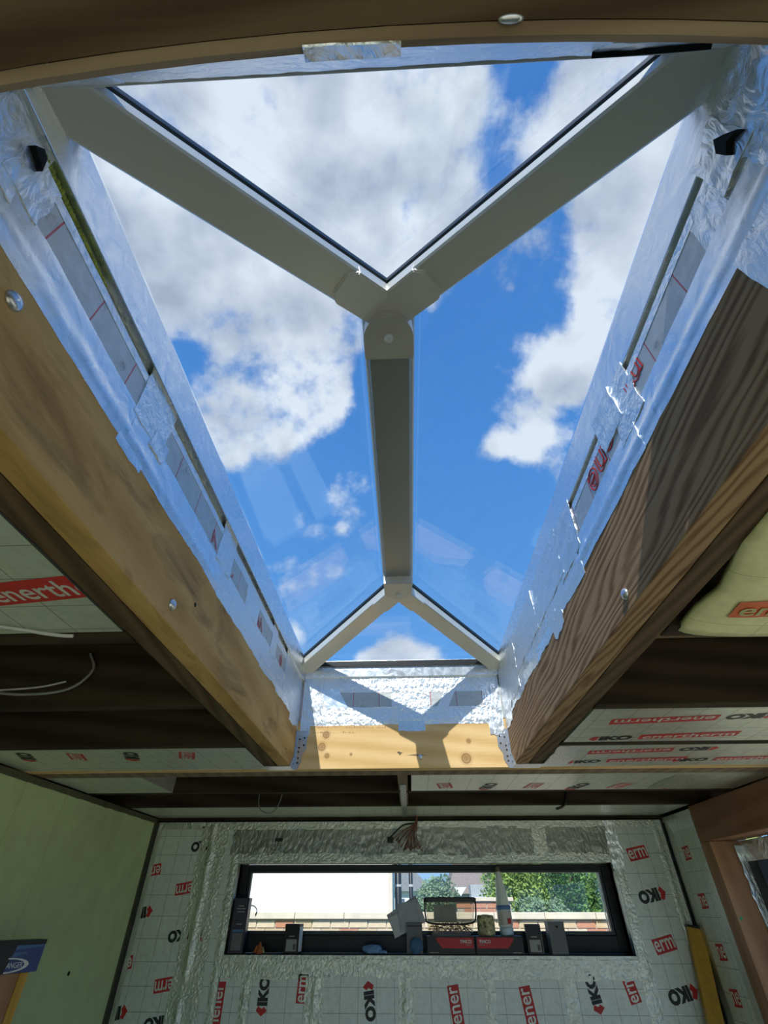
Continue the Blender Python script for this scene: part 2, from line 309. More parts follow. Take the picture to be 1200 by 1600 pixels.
def tube(bm, pts, rad, n=6, mi=0):
    pts = [Vector(p) for p in pts]; rings = []; s = None
    for i, p in enumerate(pts):
        t = (pts[min(i+1, len(pts)-1)]-pts[max(i-1, 0)]).normalized()
        s = (s-t*s.dot(t)).normalized() if s is not None and (s-t*s.dot(t)).length > 1e-4 else t.orthogonal().normalized()
        w = t.cross(s); rings.append([bm.verts.new(p+(s*math.cos(a)+w*math.sin(a))*rad) for a in [2*math.pi*k/n for k in range(n)]])
    for a, b in zip(rings, rings[1:]):
        for k in range(n): f = bm.faces.new((a[k], a[(k+1) % n], b[(k+1) % n], b[k])); f.material_index = mi
    bm.faces.new(rings[0][::-1]); bm.faces.new(rings[-1])
    return bm
def curve_pts(ctrl, n=10):
    c = [Vector(p) for p in ctrl]; c = [c[0]*2-c[1]]+c+[c[-1]*2-c[-2]]; out = []
    for i in range(1, len(c)-2):
        for k in range(n):
            t = k/n; p0, p1, p2, p3 = c[i-1:i+3]
            out.append(.5*((2*p1)+(p2-p0)*t+(2*p0-5*p1+4*p2-p3)*t*t+(3*p1-p0-3*p2+p3)*t**3))
    out.append(c[-2]); return out
def board(name, F, u0, u1, v0, v1, mat, parent, thick=.05, n=0, cut=None, label=None):
    """rigid board whose face lies at n in the frame; UV in metres for the printed grid"""
    bm = B(); fbox(bm, F, u0, u1, v0, v1, n-thick, n)
    uvl = bm.loops.layers.uv.new('UVMap')
    for f in bm.faces:
        for l in f.loops: l[uvl].uv = F.uv(l.vert.co)
    return obj(name, bm, mat, parent, label=label)
def rnd(a): return random.uniform(-a, a)
def tape(F, u0, u1, v0, v1, parent, mat='tape', h=.0016, amp=.0012, jag=(0, 0, 0, 0), res=None, fold=None, name='tape_strip', seed=None, skew=0, freq=22, foldu=None):
    """strip of foil tape stuck on a surface: crinkled grid, torn edges (bottom, top, left, right), turned down at its rim"""
    sd = seed if seed is not None else random.uniform(0, 100)
    du, dv = u1-u0, v1-v0
    if res is None: res = (max(4, min(90, int(du/.012))), max(4, min(60, int(dv/.010))))
    nu, nv = res; bm = B(); g = []
    def jg(t, a, k):
        if not a: return 0
        s = noise.noise((t*9+sd, k, 1.3))*1.3+noise.noise((t*34+sd, k, 4.1))*.6
        s += .6 if noise.noise((t*13+sd*2, k, 7.7)) > .25 else 0
        return a*s
    for i in range(nu+1):
        row = []; a = i/nu
        for j in range(nv+1):
            b = j/nv
            u = u0+du*a; v = v0+dv*b
            v += (1-b)*jg(u, jag[0], 0)+b*jg(u, jag[1], 1); u += (1-a)*jg(v, jag[2], 2)+a*jg(v, jag[3], 3)+skew*(v-v0)
            hh = h*.5+.5*amp*(noise.noise((u*freq+sd, v*freq*1.7, sd))+.7*noise.noise((u*freq*3, v*freq*3+sd, 2)))
            if fold: hh += fold[1]*math.exp(-((b-fold[0])/.06)**2)
            if foldu: hh += foldu[1]*math.exp(-((a-foldu[0]-.12*noise.noise((v*3, sd, 0)))/.10)**2)*(.6+.8*noise.noise((v*7+sd, 2, 5)))
            row.append(bm.verts.new(F.p(u, v, max(hh, .0006))))
        g.append(row)
    for i in range(nu):
        for j in range(nv): bm.faces.new((g[i][j], g[i+1][j], g[i+1][j+1], g[i][j+1]))
    rim0 = [g[i][0] for i in range(nu)]+[g[nu][j] for j in range(nv)]+[g[i][nv] for i in range(nu, 0, -1)]+[g[0][j] for j in range(nv, 0, -1)]
    rim = [bm.verts.new(q.co) for q in rim0]; dn = []
    for q in rim:
        u, v = F.uv(q.co); dn.append(bm.verts.new(F.p(u, v, 0)))
    for k in range(len(rim)): bm.faces.new((rim[k], dn[k], dn[(k+1) % len(rim)], rim[(k+1) % len(rim)]))
    o = obj(name, bm, mat, parent)
    o.data.polygons.foreach_set('use_smooth', [True]*(nu*nv)+[False]*(len(o.data.polygons)-nu*nv)); return o
# lettering ---------------------------------------------------------------------------------
_tx = {}
def text_mesh(s, outline=False, bold=.0):
    key = (s, outline, bold)
    if key not in _tx:
        cu = bpy.data.curves.new('lettering', 'FONT'); cu.body = s; cu.size = 1; cu.align_x = 'CENTER'; cu.align_y = 'CENTER'
        if outline: cu.fill_mode = 'NONE'; cu.bevel_depth = .018; cu.bevel_resolution = 0; cu.resolution_u = 4
        else: cu.offset = bold; cu.resolution_u = 3
        o = bpy.data.objects.new('lettering', cu); C.objects.link(o)
        dg = bpy.context.evaluated_depsgraph_get(); ev = o.evaluated_get(dg); me = ev.to_mesh()
        vs_ = [v.co.copy() for v in me.vertices]; fs_ = [tuple(p.vertices) for p in me.polygons]; ev.to_mesh_clear()
        bpy.data.objects.remove(o); bpy.data.curves.remove(cu)
        xs = [v.x for v in vs_]; ys = [v.y for v in vs_]; cx, cy = (min(xs)+max(xs))/2, (min(ys)+max(ys))/2
        _tx[key] = ([Vector((v.x-cx, v.y-cy, v.z)) for v in vs_], fs_, max(xs)-min(xs), max(ys)-min(ys))
    return _tx[key]
def text_into(bm, F, s, cu, cv, w=None, hgt=None, rot=0, n=.001, mi=0, outline=False, bold=.0, zs=1):
    vs_, fs_, tw, th = text_mesh(s, outline, bold)
    sx = w/tw if w else hgt/th; sy = hgt/th if hgt else sx
    c, d = math.cos(rot), math.sin(rot)
    vv = [bm.verts.new(F.p(cu+c*v.x*sx-d*v.y*sy, cv+d*v.x*sx+c*v.y*sy, n+v.z*sx*zs)) for v in vs_]
    for f in fs_:
        try: q = bm.faces.new([vv[i] for i in f]); q.material_index = mi
        except ValueError: pass
def rect_into(bm, F, cu, cv, w, h, rot=0, n=.001, mi=0, off=(0, 0)):
    c, d = math.cos(rot), math.sin(rot)
    q = [(off[0]+sx*w/2, off[1]+sy*h/2) for sx, sy in ((-1,-1),(1,-1),(1,1),(-1,1))]
    f = bm.faces.new([bm.verts.new(F.p(cu+c*a-d*b, cv+d*a+c*b, n)) for a, b in q]); f.material_index = mi
def clip(bm, F, u0, u1, v0, v1):
    for (pt, no) in ((F.p(u0, 0), -F.U), (F.p(u1, 0), F.U), (F.p(0, v0), -F.V), (F.p(0, v1), F.V)):
        bmesh.ops.bisect_plane(bm, geom=bm.verts[:]+bm.edges[:]+bm.faces[:], plane_co=pt, plane_no=no, clear_outer=True)
def logo(F, cu, cv, size, rot, parent, what='box', rect=None, mats=('print_red', 'print_pale', 'print_black'), n=.0006, text='enertherm', asp=.62):
    """flat print on the facing: 'box' = red panel with pale lettering, 'iko' = black letters with a red mark in front"""
    bm = B(); c, d = math.cos(rot), math.sin(rot)
    if what in ('box', 'full'):
        w = size*asp*len(text); rect_into(bm, F, cu, cv, w, size, rot, n, 0)
        text_into(bm, F, text, cu, cv, w*.93, size*.72, rot, n+.0004, 1, bold=.012)
    if what in ('iko', 'full'):
        o = 0 if what == 'iko' else -(size*asp*len(text)/2+size*1.35)
        text_into(bm, F, 'IKO', cu+c*o, cv+d*o, size*1.9, size*.95, rot, n, 2, bold=.065)
        o -= size*1.25
        k = [(-.35, .0), (0, -.5), (.25, -.2), (.12, 0), (.3, .35), (.0, .5)]
        f = bm.faces.new([bm.verts.new(F.p(cu+c*(o+a*size)-d*b*size, cv+d*(o+a*size)+c*b*size, n)) for a, b in k]); f.material_index = 0
    if rect: clip(bm, F, *rect)
    if len(bm.faces) == 0: bm.free(); return None
    return obj('printed_logo', bm, list(mats), parent)

# ================================================================== THE ROOM
XL, XR, YB = -.487, .451, 2.249          # inner faces of the opening (left, right, back)
ZB, ZT, ZG = 2.40, 2.583, 2.818          # underside of timbers, lower tape edge, eaves of the glass
XGL, XGR, YG, YGF = -.478, .4505, 2.227, .107
XM, YR1, YR2, ZR = -.0138, .529, 1.764, 2.9776
XWL, XWR, YW = -1.68, 1.6425, 3.69
F_left = Frame((XL, 0, 0), (0, 1, 0), (0, 0, 1)); F_right = Frame((XR, 0, 0), (0, -1, 0), (0, 0, 1))
F_back = Frame((0, YB, 0), (1, 0, 0), (0, 0, 1)); F_ceil = Frame((0, 0, 2.401), (1, 0, 0), (0, -1, 0))
F_wall = Frame((0, YW, 0), (1, 0, 0), (0, 0, 1)); F_wr = Frame((XWR, 0, 0), (0, -1, 0), (0, 0, 1)); F_wl = Frame((XWL, 0, 0), (0, 1, 0), (0, 0, 1))

obj('floor', mbox((-1.9, -3.2, -.12), (1.9, 3.95, 0)), 'chipboard_bounce', kind='structure', label='unseen floor of the room, pale greenish tint chosen for bounce light')  # floor out of view; paleness and tint picked to bounce light upward
bm = B(); box(bm, (-60, -60, -.2), (60, 60, -.125)); obj('ground', bm, 'grass', kind='structure', label='grass outside the building')
bm = B(); box(bm, (-8, -12, -.12), (8, -3.22, -.02)); box(bm, (1.96, -3.22, -.12), (5.4, 6.5, -.02)); obj('bounce_terrace', bm, 'paving_bounce', kind='structure', label='unseen pale terrace added to bounce sunlight into the room')  # unseen terrace added as a bounce surface; room front left open for light

# ---- left wall: green moisture board panels on a dark backing
wl = thing('wall_left', 'green plasterboard wall', None, (XWL, 0, 0), kind='structure')
obj('backing', mbox((-1.93, -3.2, 0), (XWL-.016, 3.95, 2.385)), 'masonry', wl)
for (a, b) in ((-3.2, -1.3), (-1.3, -.1), (-.1, 1.1), (1.1, 2.3), (2.3, 2.615), (2.615, 3.655)):
    bm = mbox((XWL-.015, a+.0012, .01), (XWL, b-.0012, 2.378), .001); obj('plasterboard_panel', bm, 'plasterboard_green', wl)
obj('corner_gap', mbox((XWL-.015, 3.656, .01), (XWL-.002, 3.70, 2.39)), 'plaster_edge', wl)
bm = B()
for i in range(90):                                     # ragged foam bead along the head of the wall
    y = -.1+i*.0421; r = .006+.006*abs(noise.noise((y*17, 0, 3)))
    box(bm, (XWL-.01, y, 2.376-r*.8), (XWL+.004+r*.7, y+.043, 2.395))
obj('foam_bead', bm, 'plaster_edge', wl)
bm = lathe(B(), at(107, 1521, x=XWL+.001), (1, 0, 0), [(.009, 0), (.008, .003), (.003, .004)], 8); obj('screw_hole', bm, 'dark_gap', wl)

# ---- back wall: masonry with slot window, foil faced boards and tape
wb = thing('wall_back', 'foil insulated wall with slot window', None, (0, YW, 0), kind='structure')
bm = B()
WX0, WX1, WZ0, WZ1 = -1.085, 1.265, 1.735, 2.155
for lo, hi in (((-1.68, 3.745, 0), (WX0, 3.95, 2.385)), ((WX1, 3.745, 0), (1.9, 3.95, 2.385)), ((WX0, 3.745, 0), (WX1, 3.95, WZ0-.02)), ((WX0, 3.745, WZ1+.012), (WX1, 3.95, 2.385))): box(bm, lo, hi)
obj('masonry', bm, 'masonry', wb)
def wboard(u0, u1, v0, v1): return board('insulation_board', F_wall, u0, u1, v0, v1, 'board_wall', wb), (u0, u1, v0, v1)
bA, rA = wboard(-1.655, -1.285, .0, 2.375); bB, rB = wboard(-1.282, WX0-.005, .0, 2.375)
cols = [(WX0, -.55), (-.548, -.035), (-.033, .425), (.427, .86), (.862, WX1)]
bL = [wboard(a, b, .0, WZ0-.02) for a, b in cols]
bR, rR = wboard(WX1+.006, 1.628, .0, 2.375)
bH, rH = wboard(WX0-.005, WX1+.006, WZ1+.012, 2.375)
def wl_logo(px, py, size, deg, what, b, rect, text='enertherm'):
    u, v = F_wall.uv(at(px, py, y=YW)); return logo(F_wall, u, v, size, math.radians(deg), b, what, rect, text=text)
for (px, py, what) in ((312, 1322, 'iko'), (288, 1388, 'box'), (277, 1462, 'iko'), (256, 1539, 'box'), (240, 1600, 'iko')): wl_logo(px, py, .058, 188, what, bA, rA, 'erm')
for (px, py, what) in ((238, 1360, 'box'), (214, 1428, 'iko'), (192, 1506, 'box'), (172, 1586, 'iko')): wl_logo(px, py, .058, 190, what, bA, rA, 'erm')
wl_logo(320, 1446, .05, 96, 'iko', bB, rB); wl_logo(325, 1400, .05, 96, 'box', bB, rB, 'en')
for (px, py, deg, what, k, tx) in ((338, 1580, 90, 'box', 0, 'rmener'), (412, 1548, 90, 'iko', 0, ''), (473, 1545, 88, 'box', 0, 'erm'), (578, 1572, 278, 'iko', 1, ''), (712, 1570, 98, 'full', 2, 'ener'), (826, 1572, 98, 'full', 3, 'ener'),
      (881, 1562, 98, 'box', 4, 'therm'), (926, 1545, 100, 'iko', 4, ''), (986, 1545, 102, 'box', 4, 'erm'), (632, 1570, 94, 'box', 1, 'm')):
    wl_logo(px, py, .062, deg, what, bL[k][0], bL[k][1], tx)
for (px, py, what, deg) in ((996, 1333, 'box', 10), (1014, 1400, 'iko', 190), (1038, 1476, 'box', 12), (1062, 1556, 'iko', 192)): wl_logo(px, py, .066, deg, what, bR, rR, 'erm')
# tapes on the back wall
T = lambda *a, **k: tape(F_wall, *a, wb, k.pop('mat', 'tape_wall'), **k)
T(-1.36, -1.235, .9, 2.36, amp=.003, foldu=(.55, .012), jag=(0, .01, .006, .006)); T(-1.235, -1.18, .9, 2.34, amp=.002, foldu=(.4, .006), jag=(0, .01, .004, .004))
T(-1.66, -1.63, .9, 2.36, amp=.001); T(-1.14, -1.088, .9, 2.2, amp=.002, foldu=(.5, .005), jag=(0, .01, .006, .002))
T(-1.66, 1.62, 2.335, 2.376, amp=.003, jag=(.006, 0, 0, 0)); 
T(-1.15, -.88, 2.2, 2.34, amp=.005, mat='tape_band', jag=(.008, .008, .01, .01)); T(-.90, -.28, 2.205, 2.335, amp=.003, mat='tape_band', jag=(.006, .004, .01, .01)); T(-.30, -.16, 2.18, 2.345, amp=.007, mat='tape_band', jag=(.008, .008, .01, .01), h=.004)
T(-.17, .06, 2.205, 2.335, amp=.003, mat='tape_band', jag=(.006, .004, .01, .01)); T(.05, .38, 2.195, 2.345, amp=.006, mat='tape_band', h=.004, jag=(.006, .006, .006, .006)); T(.37, .47, 2.18, 2.34, amp=.006, mat='tape_band', h=.006, jag=(.006, .006, .006, .006))
T(.46, .80, 2.195, 2.345, amp=.005, mat='tape_band', jag=(.006, .006, .006, .006)); T(.79, .88, 2.185, 2.34, amp=.005, h=.005, jag=(.006, .006, .006, .006)); T(.87, 1.30, 2.2, 2.345, amp=.003, mat='tape_band', jag=(.006, .006, .006, .006))
T(1.255, 1.33, 2.12, 2.37, amp=.008, mat='tape_wrinkled', h=.006, jag=(.01, .01, .01, .01))
T(WX0-.05, WX1+.02, WZ1+.012, 2.205, amp=.0015, jag=(.002, .005, 0, 0), mat='tape_wall')
T(WX1+.008, 1.325, .9, 2.15, amp=.0035, foldu=(.5, .006), jag=(0, .01, .002, .006)); T(1.56, 1.62, .9, 2.36, amp=.002, foldu=(.4, .007), jag=(0, 0, .004, 0))
T(-1.13, -.62, 1.632, 1.716, amp=.003, jag=(.005, .002, .01, .01)); T(-.66, .0, 1.640, 1.716, amp=.002, jag=(.005, .002, .01, .01)); T(-.02, .45, 1.632, 1.716, amp=.002, jag=(.005, .002, .01, .01)); T(.43, .90, 1.635, 1.716, amp=.006, jag=(.008, .002, .01, .01)); T(.88, 1.31, 1.632, 1.716, amp=.003, jag=(.005, .002, .01, .01))
for (u, w) in ((-.93, .055), (-.545, .10), (-.035, .085), (.425, .06), (.86, .07), (1.285, .06)):
    T(u-w/2, u+w/2, .9, 1.64, amp=.003, foldu=(.5, .008), h=.003, jag=(0, .004, .003, .003))
# window reveal (taped returns)
obj('window_reveal', box(box(box(mbox((WX0-.005, 3.692, WZ1), (WX1+.005, 3.80, WZ1+.011)), (WX0-.011, 3.692, WZ0-.02), (WX0, 3.80, WZ1+.011)), (WX1, 3.692, WZ0-.02), (WX1+.006, 3.80, WZ1+.011)), (WX0, 3.692, WZ0-.019), (WX1, 3.945, WZ0-.004)), 'tape_wall', wb)

# ---- slot window
w1 = thing('window_1', 'long slot window in a dark frame', None, (0, 3.8, WZ0), kind='structure')
gx0, gx1, gz0, gz1 = -1.022, 1.201, 1.832, 2.112
bm = B(); y0, y1 = 3.80, 3.87
for lo, hi in (((WX0+.001, y0, WZ0), (gx0-.018, y1, WZ1-.001)), ((gx1+.018, y0, WZ0), (WX1-.001, y1, WZ1-.001)), ((gx0-.018, y0, WZ0), (gx1+.018, y1, gz0-.018)), ((gx0-.018, y0, gz1+.014), (gx1+.018, y1, WZ1-.001))): box(bm, lo, hi, 0, .003)
obj('window_frame', bm, 'upvc_grey', w1)
bm = B()
for lo, hi in (((gx0-.018, 3.815, gz0-.018), (gx0, 3.85, gz1+.014)), ((gx1, 3.815, gz0-.018), (gx1+.018, 3.85, gz1+.014)), ((gx0, 3.815, gz0-.018), (gx1, 3.85, gz0)), ((gx0, 3.815, gz1), (gx1, 3.85, gz1+.014))): box(bm, lo, hi, 0, .002)
obj('sash', bm, 'gasket', w1)
obj('pane', mbox((gx0, 3.829, gz0), (gx1, 3.833, gz1)), 'glass_window', w1)
obj('spacer_bar', mbox((gx1-.012, 3.836, gz0), (gx1-.007, 3.842, gz1)), 'aluminium_bead', w1)
obj('window_sill', mbox((WX0+.002, 3.688, WZ0-.003), (WX1-.002, 3.80, WZ0), .001), 'upvc_grey', w1)

# ---- right wall: reddish lintel and post, foil strip, big window
wr = thing('wall_right', 'timber framed side wall', None, (XWR, 0, 0), kind='structure')
obj('lintel', mbox((XWR, -3.2, 2.222), (1.80, 3.30, 2.396), .003), 'timber_red', wr)
obj('post', mbox((XWR, 3.20, 0), (1.80, 3.30, 2.2205), .003), 'timber_post', wr)
obj('lower_wall', mbox((XWR, -3.2, 0), (1.80, 3.198, .86)), 'board_wall', wr)
obj('outer_wall', mbox((XWR+.06, 3.302, 0), (1.90, 3.744, 2.385)), 'masonry', wr)
bS = board('insulation_board', F_wr, -3.685, -3.303, 0, 2.385, 'board_wall', wr); rS = (-3.685, -3.303, 0, 2.385)
for (px, py, deg, w) in ((1073, 1333, 15, 'box'), (1099, 1408, 14, 'box'), (1127, 1488, 14, 'box'), (1150, 1560, 14, 'box')):
    u, v = F_wr.uv(at(px, py, x=XWR)); logo(F_wr, u, v, .066, math.radians(deg*.2), bS, w, rS, text='ne')
tape(F_wr, -3.69, -3.60, .9, 2.38, wr, 'tape_wall', amp=.003); tape(F_wr, -3.36, -3.302, .9, 2.2, wr, 'tape_wall', amp=.002); tape(F_wr, -3.62, -3.303, 2.3, 2.384, wr, 'tape_wrinkled', amp=.005)
obj('corner_gap', mbox((XWR-.006, 3.672, .9), (XWR-.001, 3.687, 2.36)), 'dark_gap', wr)
bm = lathe(B(), at(1158, 1435, y=3.199), (0, -1, 0), [(.008, 0), (.008, .0008), (.001, .001)], 7); obj('paint_mark', bm, 'marker_green', wr)
w2 = thing('window_2', 'tall window in the timber framed side wall', None, (1.82, 1.8, .86), kind='structure')
bm = B()
for lo, hi in (((1.80, -3.1, .86), (1.88, -3.03, 2.22)), ((1.80, 3.11, .86), (1.88, 3.199, 2.22)), ((1.80, -3.03, .86), (1.88, 3.11, .93)), ((1.80, -3.03, 2.15), (1.88, 3.11, 2.22)), ((1.80, 1.4, .93), (1.88, 1.47, 2.15)), ((1.80, -.7, .93), (1.88, -.63, 2.15))): box(bm, lo, hi, 0, .004)
obj('window_frame', bm, 'upvc_grey', w2)
for a, b in ((-3.03, -.7), (-.63, 1.4), (1.47, 3.11)): obj('pane', mbox((1.838, a, .93), (1.842, b, 2.15)), 'glass_window', w2)
Fj = Frame((1.79, 3.198, 0), (1, 0, 0), (0, 0, 1))
bm = B(); fbox(bm, Frame((0, 3.199, 0), (1, 0, 0), (0, 0, 1)), 1.765, 1.80, .9, 2.2, 0, .004); obj('foil_flap', bm, 'tape_wall', wr)
tape(Frame((0, 3.194, 0), (1, 0, 0), (0, 0, 1)), 1.76, 1.803, .9, 2.2, wr, 'tape_wrinkled', amp=.004, h=.004, jag=(0, 0, .008, 0), res=(5, 60))
tape(Frame((1.797, 0, 0), (0, -1, 0), (0, 0, 1)), -3.19, -2.6, 2.13, 2.218, wr, 'tape_wrinkled', amp=.004, h=.004)

# ---- ceiling: roof deck with the lantern opening, insulation boards between the joists
ce = thing('ceiling', 'open joist ceiling with foil boards', None, (0, 0, 2.6), kind='structure')
bm = B()
for lo, hi in (((-1.95, -3.2, 2.602), (-.58, 3.95, 2.64)), ((.545, -3.2, 2.602), (1.95, 3.95, 2.64)), ((-.58, -3.2, 2.602), (.545, -.16, 2.64)), ((-.58, 2.40, 2.602), (.545, 3.95, 2.64))): box(bm, lo, hi)
obj('roof_deck', bm, 'deck', ce)
bm = B()
for lo, hi in (((-.60, -.16, 2.602), (-.53, 2.42, 2.80)), ((.495, -.16, 2.602), (.565, 2.42, 2.80)), ((-.53, -.16, 2.602), (.495, -.09, 2.80)), ((-.53, 2.345, 2.602), (.495, 2.42, 2.80))): box(bm, lo, hi)
obj('upstand_kerb', bm, 'deck', ce)
bm = B(); box(bm, (-1.95, 3.70, 2.386), (1.95, 3.95, 2.60)); obj('rim_board', bm, 'timber_dark', ce)
for x0, x1 in ((-1.95, -1.905), (1.905, 1.95)): obj('rim_board', mbox((x0, -3.2, 2.388), (x1, 3.699, 2.60)), 'timber_dark', ce)
def cboard(x0, x1, y0, y1, n=0): return board('insulation_board', F_ceil, x0, x1, -y1, -y0, 'board_ceiling', ce, n=n, thick=.09), (x0, x1, -y1, -y0)
c1, q1 = cboard(-1.67, -.599, .08, .915); c2, q2 = cboard(-1.67, -.599, 1.888, 2.246)
c3, q3 = cboard(.567, 1.635, 1.489, 1.856); c4, q4 = cboard(.567, 1.635, 1.908, 2.246); c5, q5 = cboard(.022, 1.635, 2.395, 2.772); c6, q6 = cboard(-1.67, 1.635, 3.262, 3.66); c7, q7 = cboard(-1.67, -1.22, 2.395, 2.772)
def cl_logo(px, py, size, deg, what, b, rect, text='enertherm'):
    u, v = F_ceil.uv(at(px, py, z=2.4)); return logo(F_ceil, u, v, size, math.radians(deg), b, what, rect, text=text)
logo(F_ceil, -.640, -.735, .075, math.radians(8), c1, 'box', q1, asp=.46)
cl_logo(1037, 1125, .058, 186, 'full', c3, q3); cl_logo(1076, 1149, .058, 6, 'full', c3, q3)
cl_logo(985, 1174, .055, 186, 'full', c4, q4); cl_logo(1010, 1187, .055, 6, 'full', c4, q4); cl_logo(1180, 1184, .055, 6, 'full', c4, q4)
for (px, what, deg) in ((695, 'box', 100), (764, 'iko', 80), (833, 'box', 82), (905, 'iko', 75), (968, 'box', 72), (1060, 'iko', 75)): cl_logo(px, 1228, .07, deg, what, c5, q5, 'erm')
for (px, py, what, deg) in ((40, 1182, 'iko', -20), (120, 1183, 'box', -18), (205, 1181, 'iko', -20), (292, 1181, 'box', -20)): cl_logo(px, py, .06, deg+90, what, c2, q2, 'erm')
tape(Frame((0, 0, 2.4), (1, 0, 0), (0, -1, 0)), .567, .66, -2.24, -1.915, ce, 'tape_wrinkled', amp=.003, jag=(.005, .005, .005, .01))
tape(Frame((0, 0, 2.4), (1, 0, 0), (0, -1, 0)), -1.66, 1.62, -3.66, -3.56, ce, 'tape_wall', amp=.004, jag=(0, .006, 0, 0))
tape(Frame((0, 0, 2.4), (1, 0, 0), (0, -1, 0)), 1.2, 1.63, -2.75, -2.41, ce, 'tape_wall', amp=.004, jag=(.01, .01, .02, 0))

# ================================================================== TIMBERS
def dome(parent, p, axis, r=.013):
    return obj('bolt_head', lathe(B(), Vector(p), axis, [(r*1.02, -.001), (r, .002), (r*.85, .0055), (r*.5, .008), (r*.1, .009)], 18), 'steel', parent, smooth=True)
def trimmer(name, label, x_in, side, mat, y0=-.06, y1=2.2485):
    t = thing(name, label, 'beam', (x_in, (y0+y1)/2, ZB)); a, b = x_in+side*.0, x_in+side*.052; c, d = x_in+side*.056, x_in+side*.108
    obj('timber_ply', mbox((min(a, b), y0, ZB), (max(a, b), y1, 2.598), .003), mat, t, loc=(x_in, 0, ZB))
    obj('timber_ply', mbox((min(c, d), y0, ZB+.002), (max(c, d), y1, 2.598), .003), 'timber_shaded', t, loc=(x_in, 0, ZB))
    return t
tl = trimmer('trimmer_beam', 'ochre stained double timber beam left of the roof lantern', XL, -1, 'timber_ochre')
tr = trimmer('trimmer_beam', 'dark brown grained double timber beam right of the roof lantern', XR, 1, 'timber_brown')
dome(tl, at(20, 470, x=XL), (1, 0, 0)); dome(tl, at(268, 945, x=XL), (1, 0, 0), .012); dome(tr, at(978, 928, x=XR), (-1, 0, 0), .012)
for (q, a) in (((447, 1170), .004), ((280, 830), .005), ((305, 945), .006)):
    p = at(*q, x=XL); obj('nail_hole', lathe(B(), p, (1, 0, 0), [(a, 0), (a*.8, .0008), (a*.2, .001)], 8), 'dark_gap', tl)
hd = thing('header_beam', 'pale yellow pine header beam below the back end of the lantern', 'beam', (0, 2.32, ZB))
obj('timber_ply', mbox((-1.9, YB, ZB), (1.9, 2.296, 2.598), .003), 'timber_pine', hd, loc=(0, YB, ZB))
obj('timber_ply', mbox((-1.9, 2.298, ZB), (1.9, 2.344, 2.598), .003), 'timber_noggin', hd); obj('timber_ply', mbox((-1.9, 2.346, ZB+.001), (1.9, 2.392, 2.598), .003), 'timber_noggin', hd)
dome(hd, at(657, 1183, y=YB), (0, -1, 0), .011)
p = at(625, 1177, y=YB); obj('split_knot', prism(B(), Frame(p, (1, 0, 0), (0, 0, 1)), [(-.014, .004), (-.004, .008), (.003, .003), (.012, .003), (.004, -.002), (.002, -.008), (-.003, -.006), (-.006, -.001)], -.002, .0008), 'bark', hd)
p = at(640, 1180, y=YB); obj('split_crack', prism(B(), Frame(p, (1, 0, 0), (0, 0, 1)), [(-.01, 0), (.02, .003), (.06, .001), (.075, -.001), (.03, -.002)], -.002, .0006), 'bark', hd)
bm = B(); Fs = Frame((0, YB, 0), (1, 0, 0), (0, 0, 1))
for row, (a, b, py) in enumerate(((492, 605, 1138), (490, 560, 1146))):       # worn, unreadable ink stamp
    for k in range(int((b-a)/2.6)):
        if random.random() < .25: continue
        u, v = Fs.uv(at(a+k*2.6, py, y=YB)); u += rnd(.001); h = random.uniform(.004, .009)
        prism(bm, Fs, [(u, v), (u+.0016, v), (u+.0016+rnd(.003), v+h), (u+rnd(.003), v+h)], -.001, .0004)
obj('ink_stamp', bm, 'timber_red', hd, label='worn brown ink stamp')
ft = thing('front_beam', 'dark timber beam across the top of the view', 'beam', (0, 0, ZB))
bm = B(); Fb = Frame((0, 0, 0), (0, 1, 0), (0, 0, 1))
def fy(x): return .047+.035*x*x*4 + (-.004*x)
sec = 24
for (mat_, prof) in (('timber_front', lambda y: ((-.11, ZB), (y-.0115, ZB), (y-.0115, 2.598), (-.11, 2.598))), ('timber_lit_edge', lambda y: ((y-.011, ZB+.0006), (y-.004, ZB+.0012), (y, ZB+.006), (y, 2.598), (y-.011, 2.598)))):  # second, paler ply is an added strip imitating the lit edge
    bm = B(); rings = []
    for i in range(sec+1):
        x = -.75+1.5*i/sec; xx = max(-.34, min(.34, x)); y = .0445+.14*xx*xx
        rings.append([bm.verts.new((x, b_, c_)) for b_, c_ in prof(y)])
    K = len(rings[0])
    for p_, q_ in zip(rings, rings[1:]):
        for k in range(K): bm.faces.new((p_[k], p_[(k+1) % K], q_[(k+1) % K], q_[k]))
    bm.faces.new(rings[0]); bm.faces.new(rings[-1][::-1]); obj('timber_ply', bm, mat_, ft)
bm = lathe(B(), (at(797, 42, z=ZB).x, .0335, ZB), (0, 0, -1), [(.0088, -.001), (.0086, .001), (.005, .002), (.001, .0022)], 16); bmesh.ops.scale(bm, vec=(1, .3, 1), verts=bm.verts, space=Matrix.Translation((0, -.0335, 0))); obj('bolt_head', bm, 'steel', ft, smooth=True)
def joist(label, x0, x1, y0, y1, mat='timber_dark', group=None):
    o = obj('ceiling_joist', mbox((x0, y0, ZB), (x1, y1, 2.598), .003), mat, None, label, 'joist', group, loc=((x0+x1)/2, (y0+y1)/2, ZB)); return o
ly = ((.925, .972), (1.39, 1.436), (1.84, 1.885))
nm = ('nearest', 'middle', 'farthest')
for k, (a, b) in enumerate(ly):
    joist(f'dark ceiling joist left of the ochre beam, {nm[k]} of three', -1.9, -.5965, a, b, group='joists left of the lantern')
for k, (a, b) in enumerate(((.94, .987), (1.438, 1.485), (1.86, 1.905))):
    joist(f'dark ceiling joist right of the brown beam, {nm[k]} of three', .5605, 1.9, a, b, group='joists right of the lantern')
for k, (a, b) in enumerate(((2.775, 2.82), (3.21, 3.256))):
    joist(('long dark joist behind the pine header beam', 'long dark joist nearest the slot window wall')[k], -1.9, 1.9, a, b, group='joists behind the header')
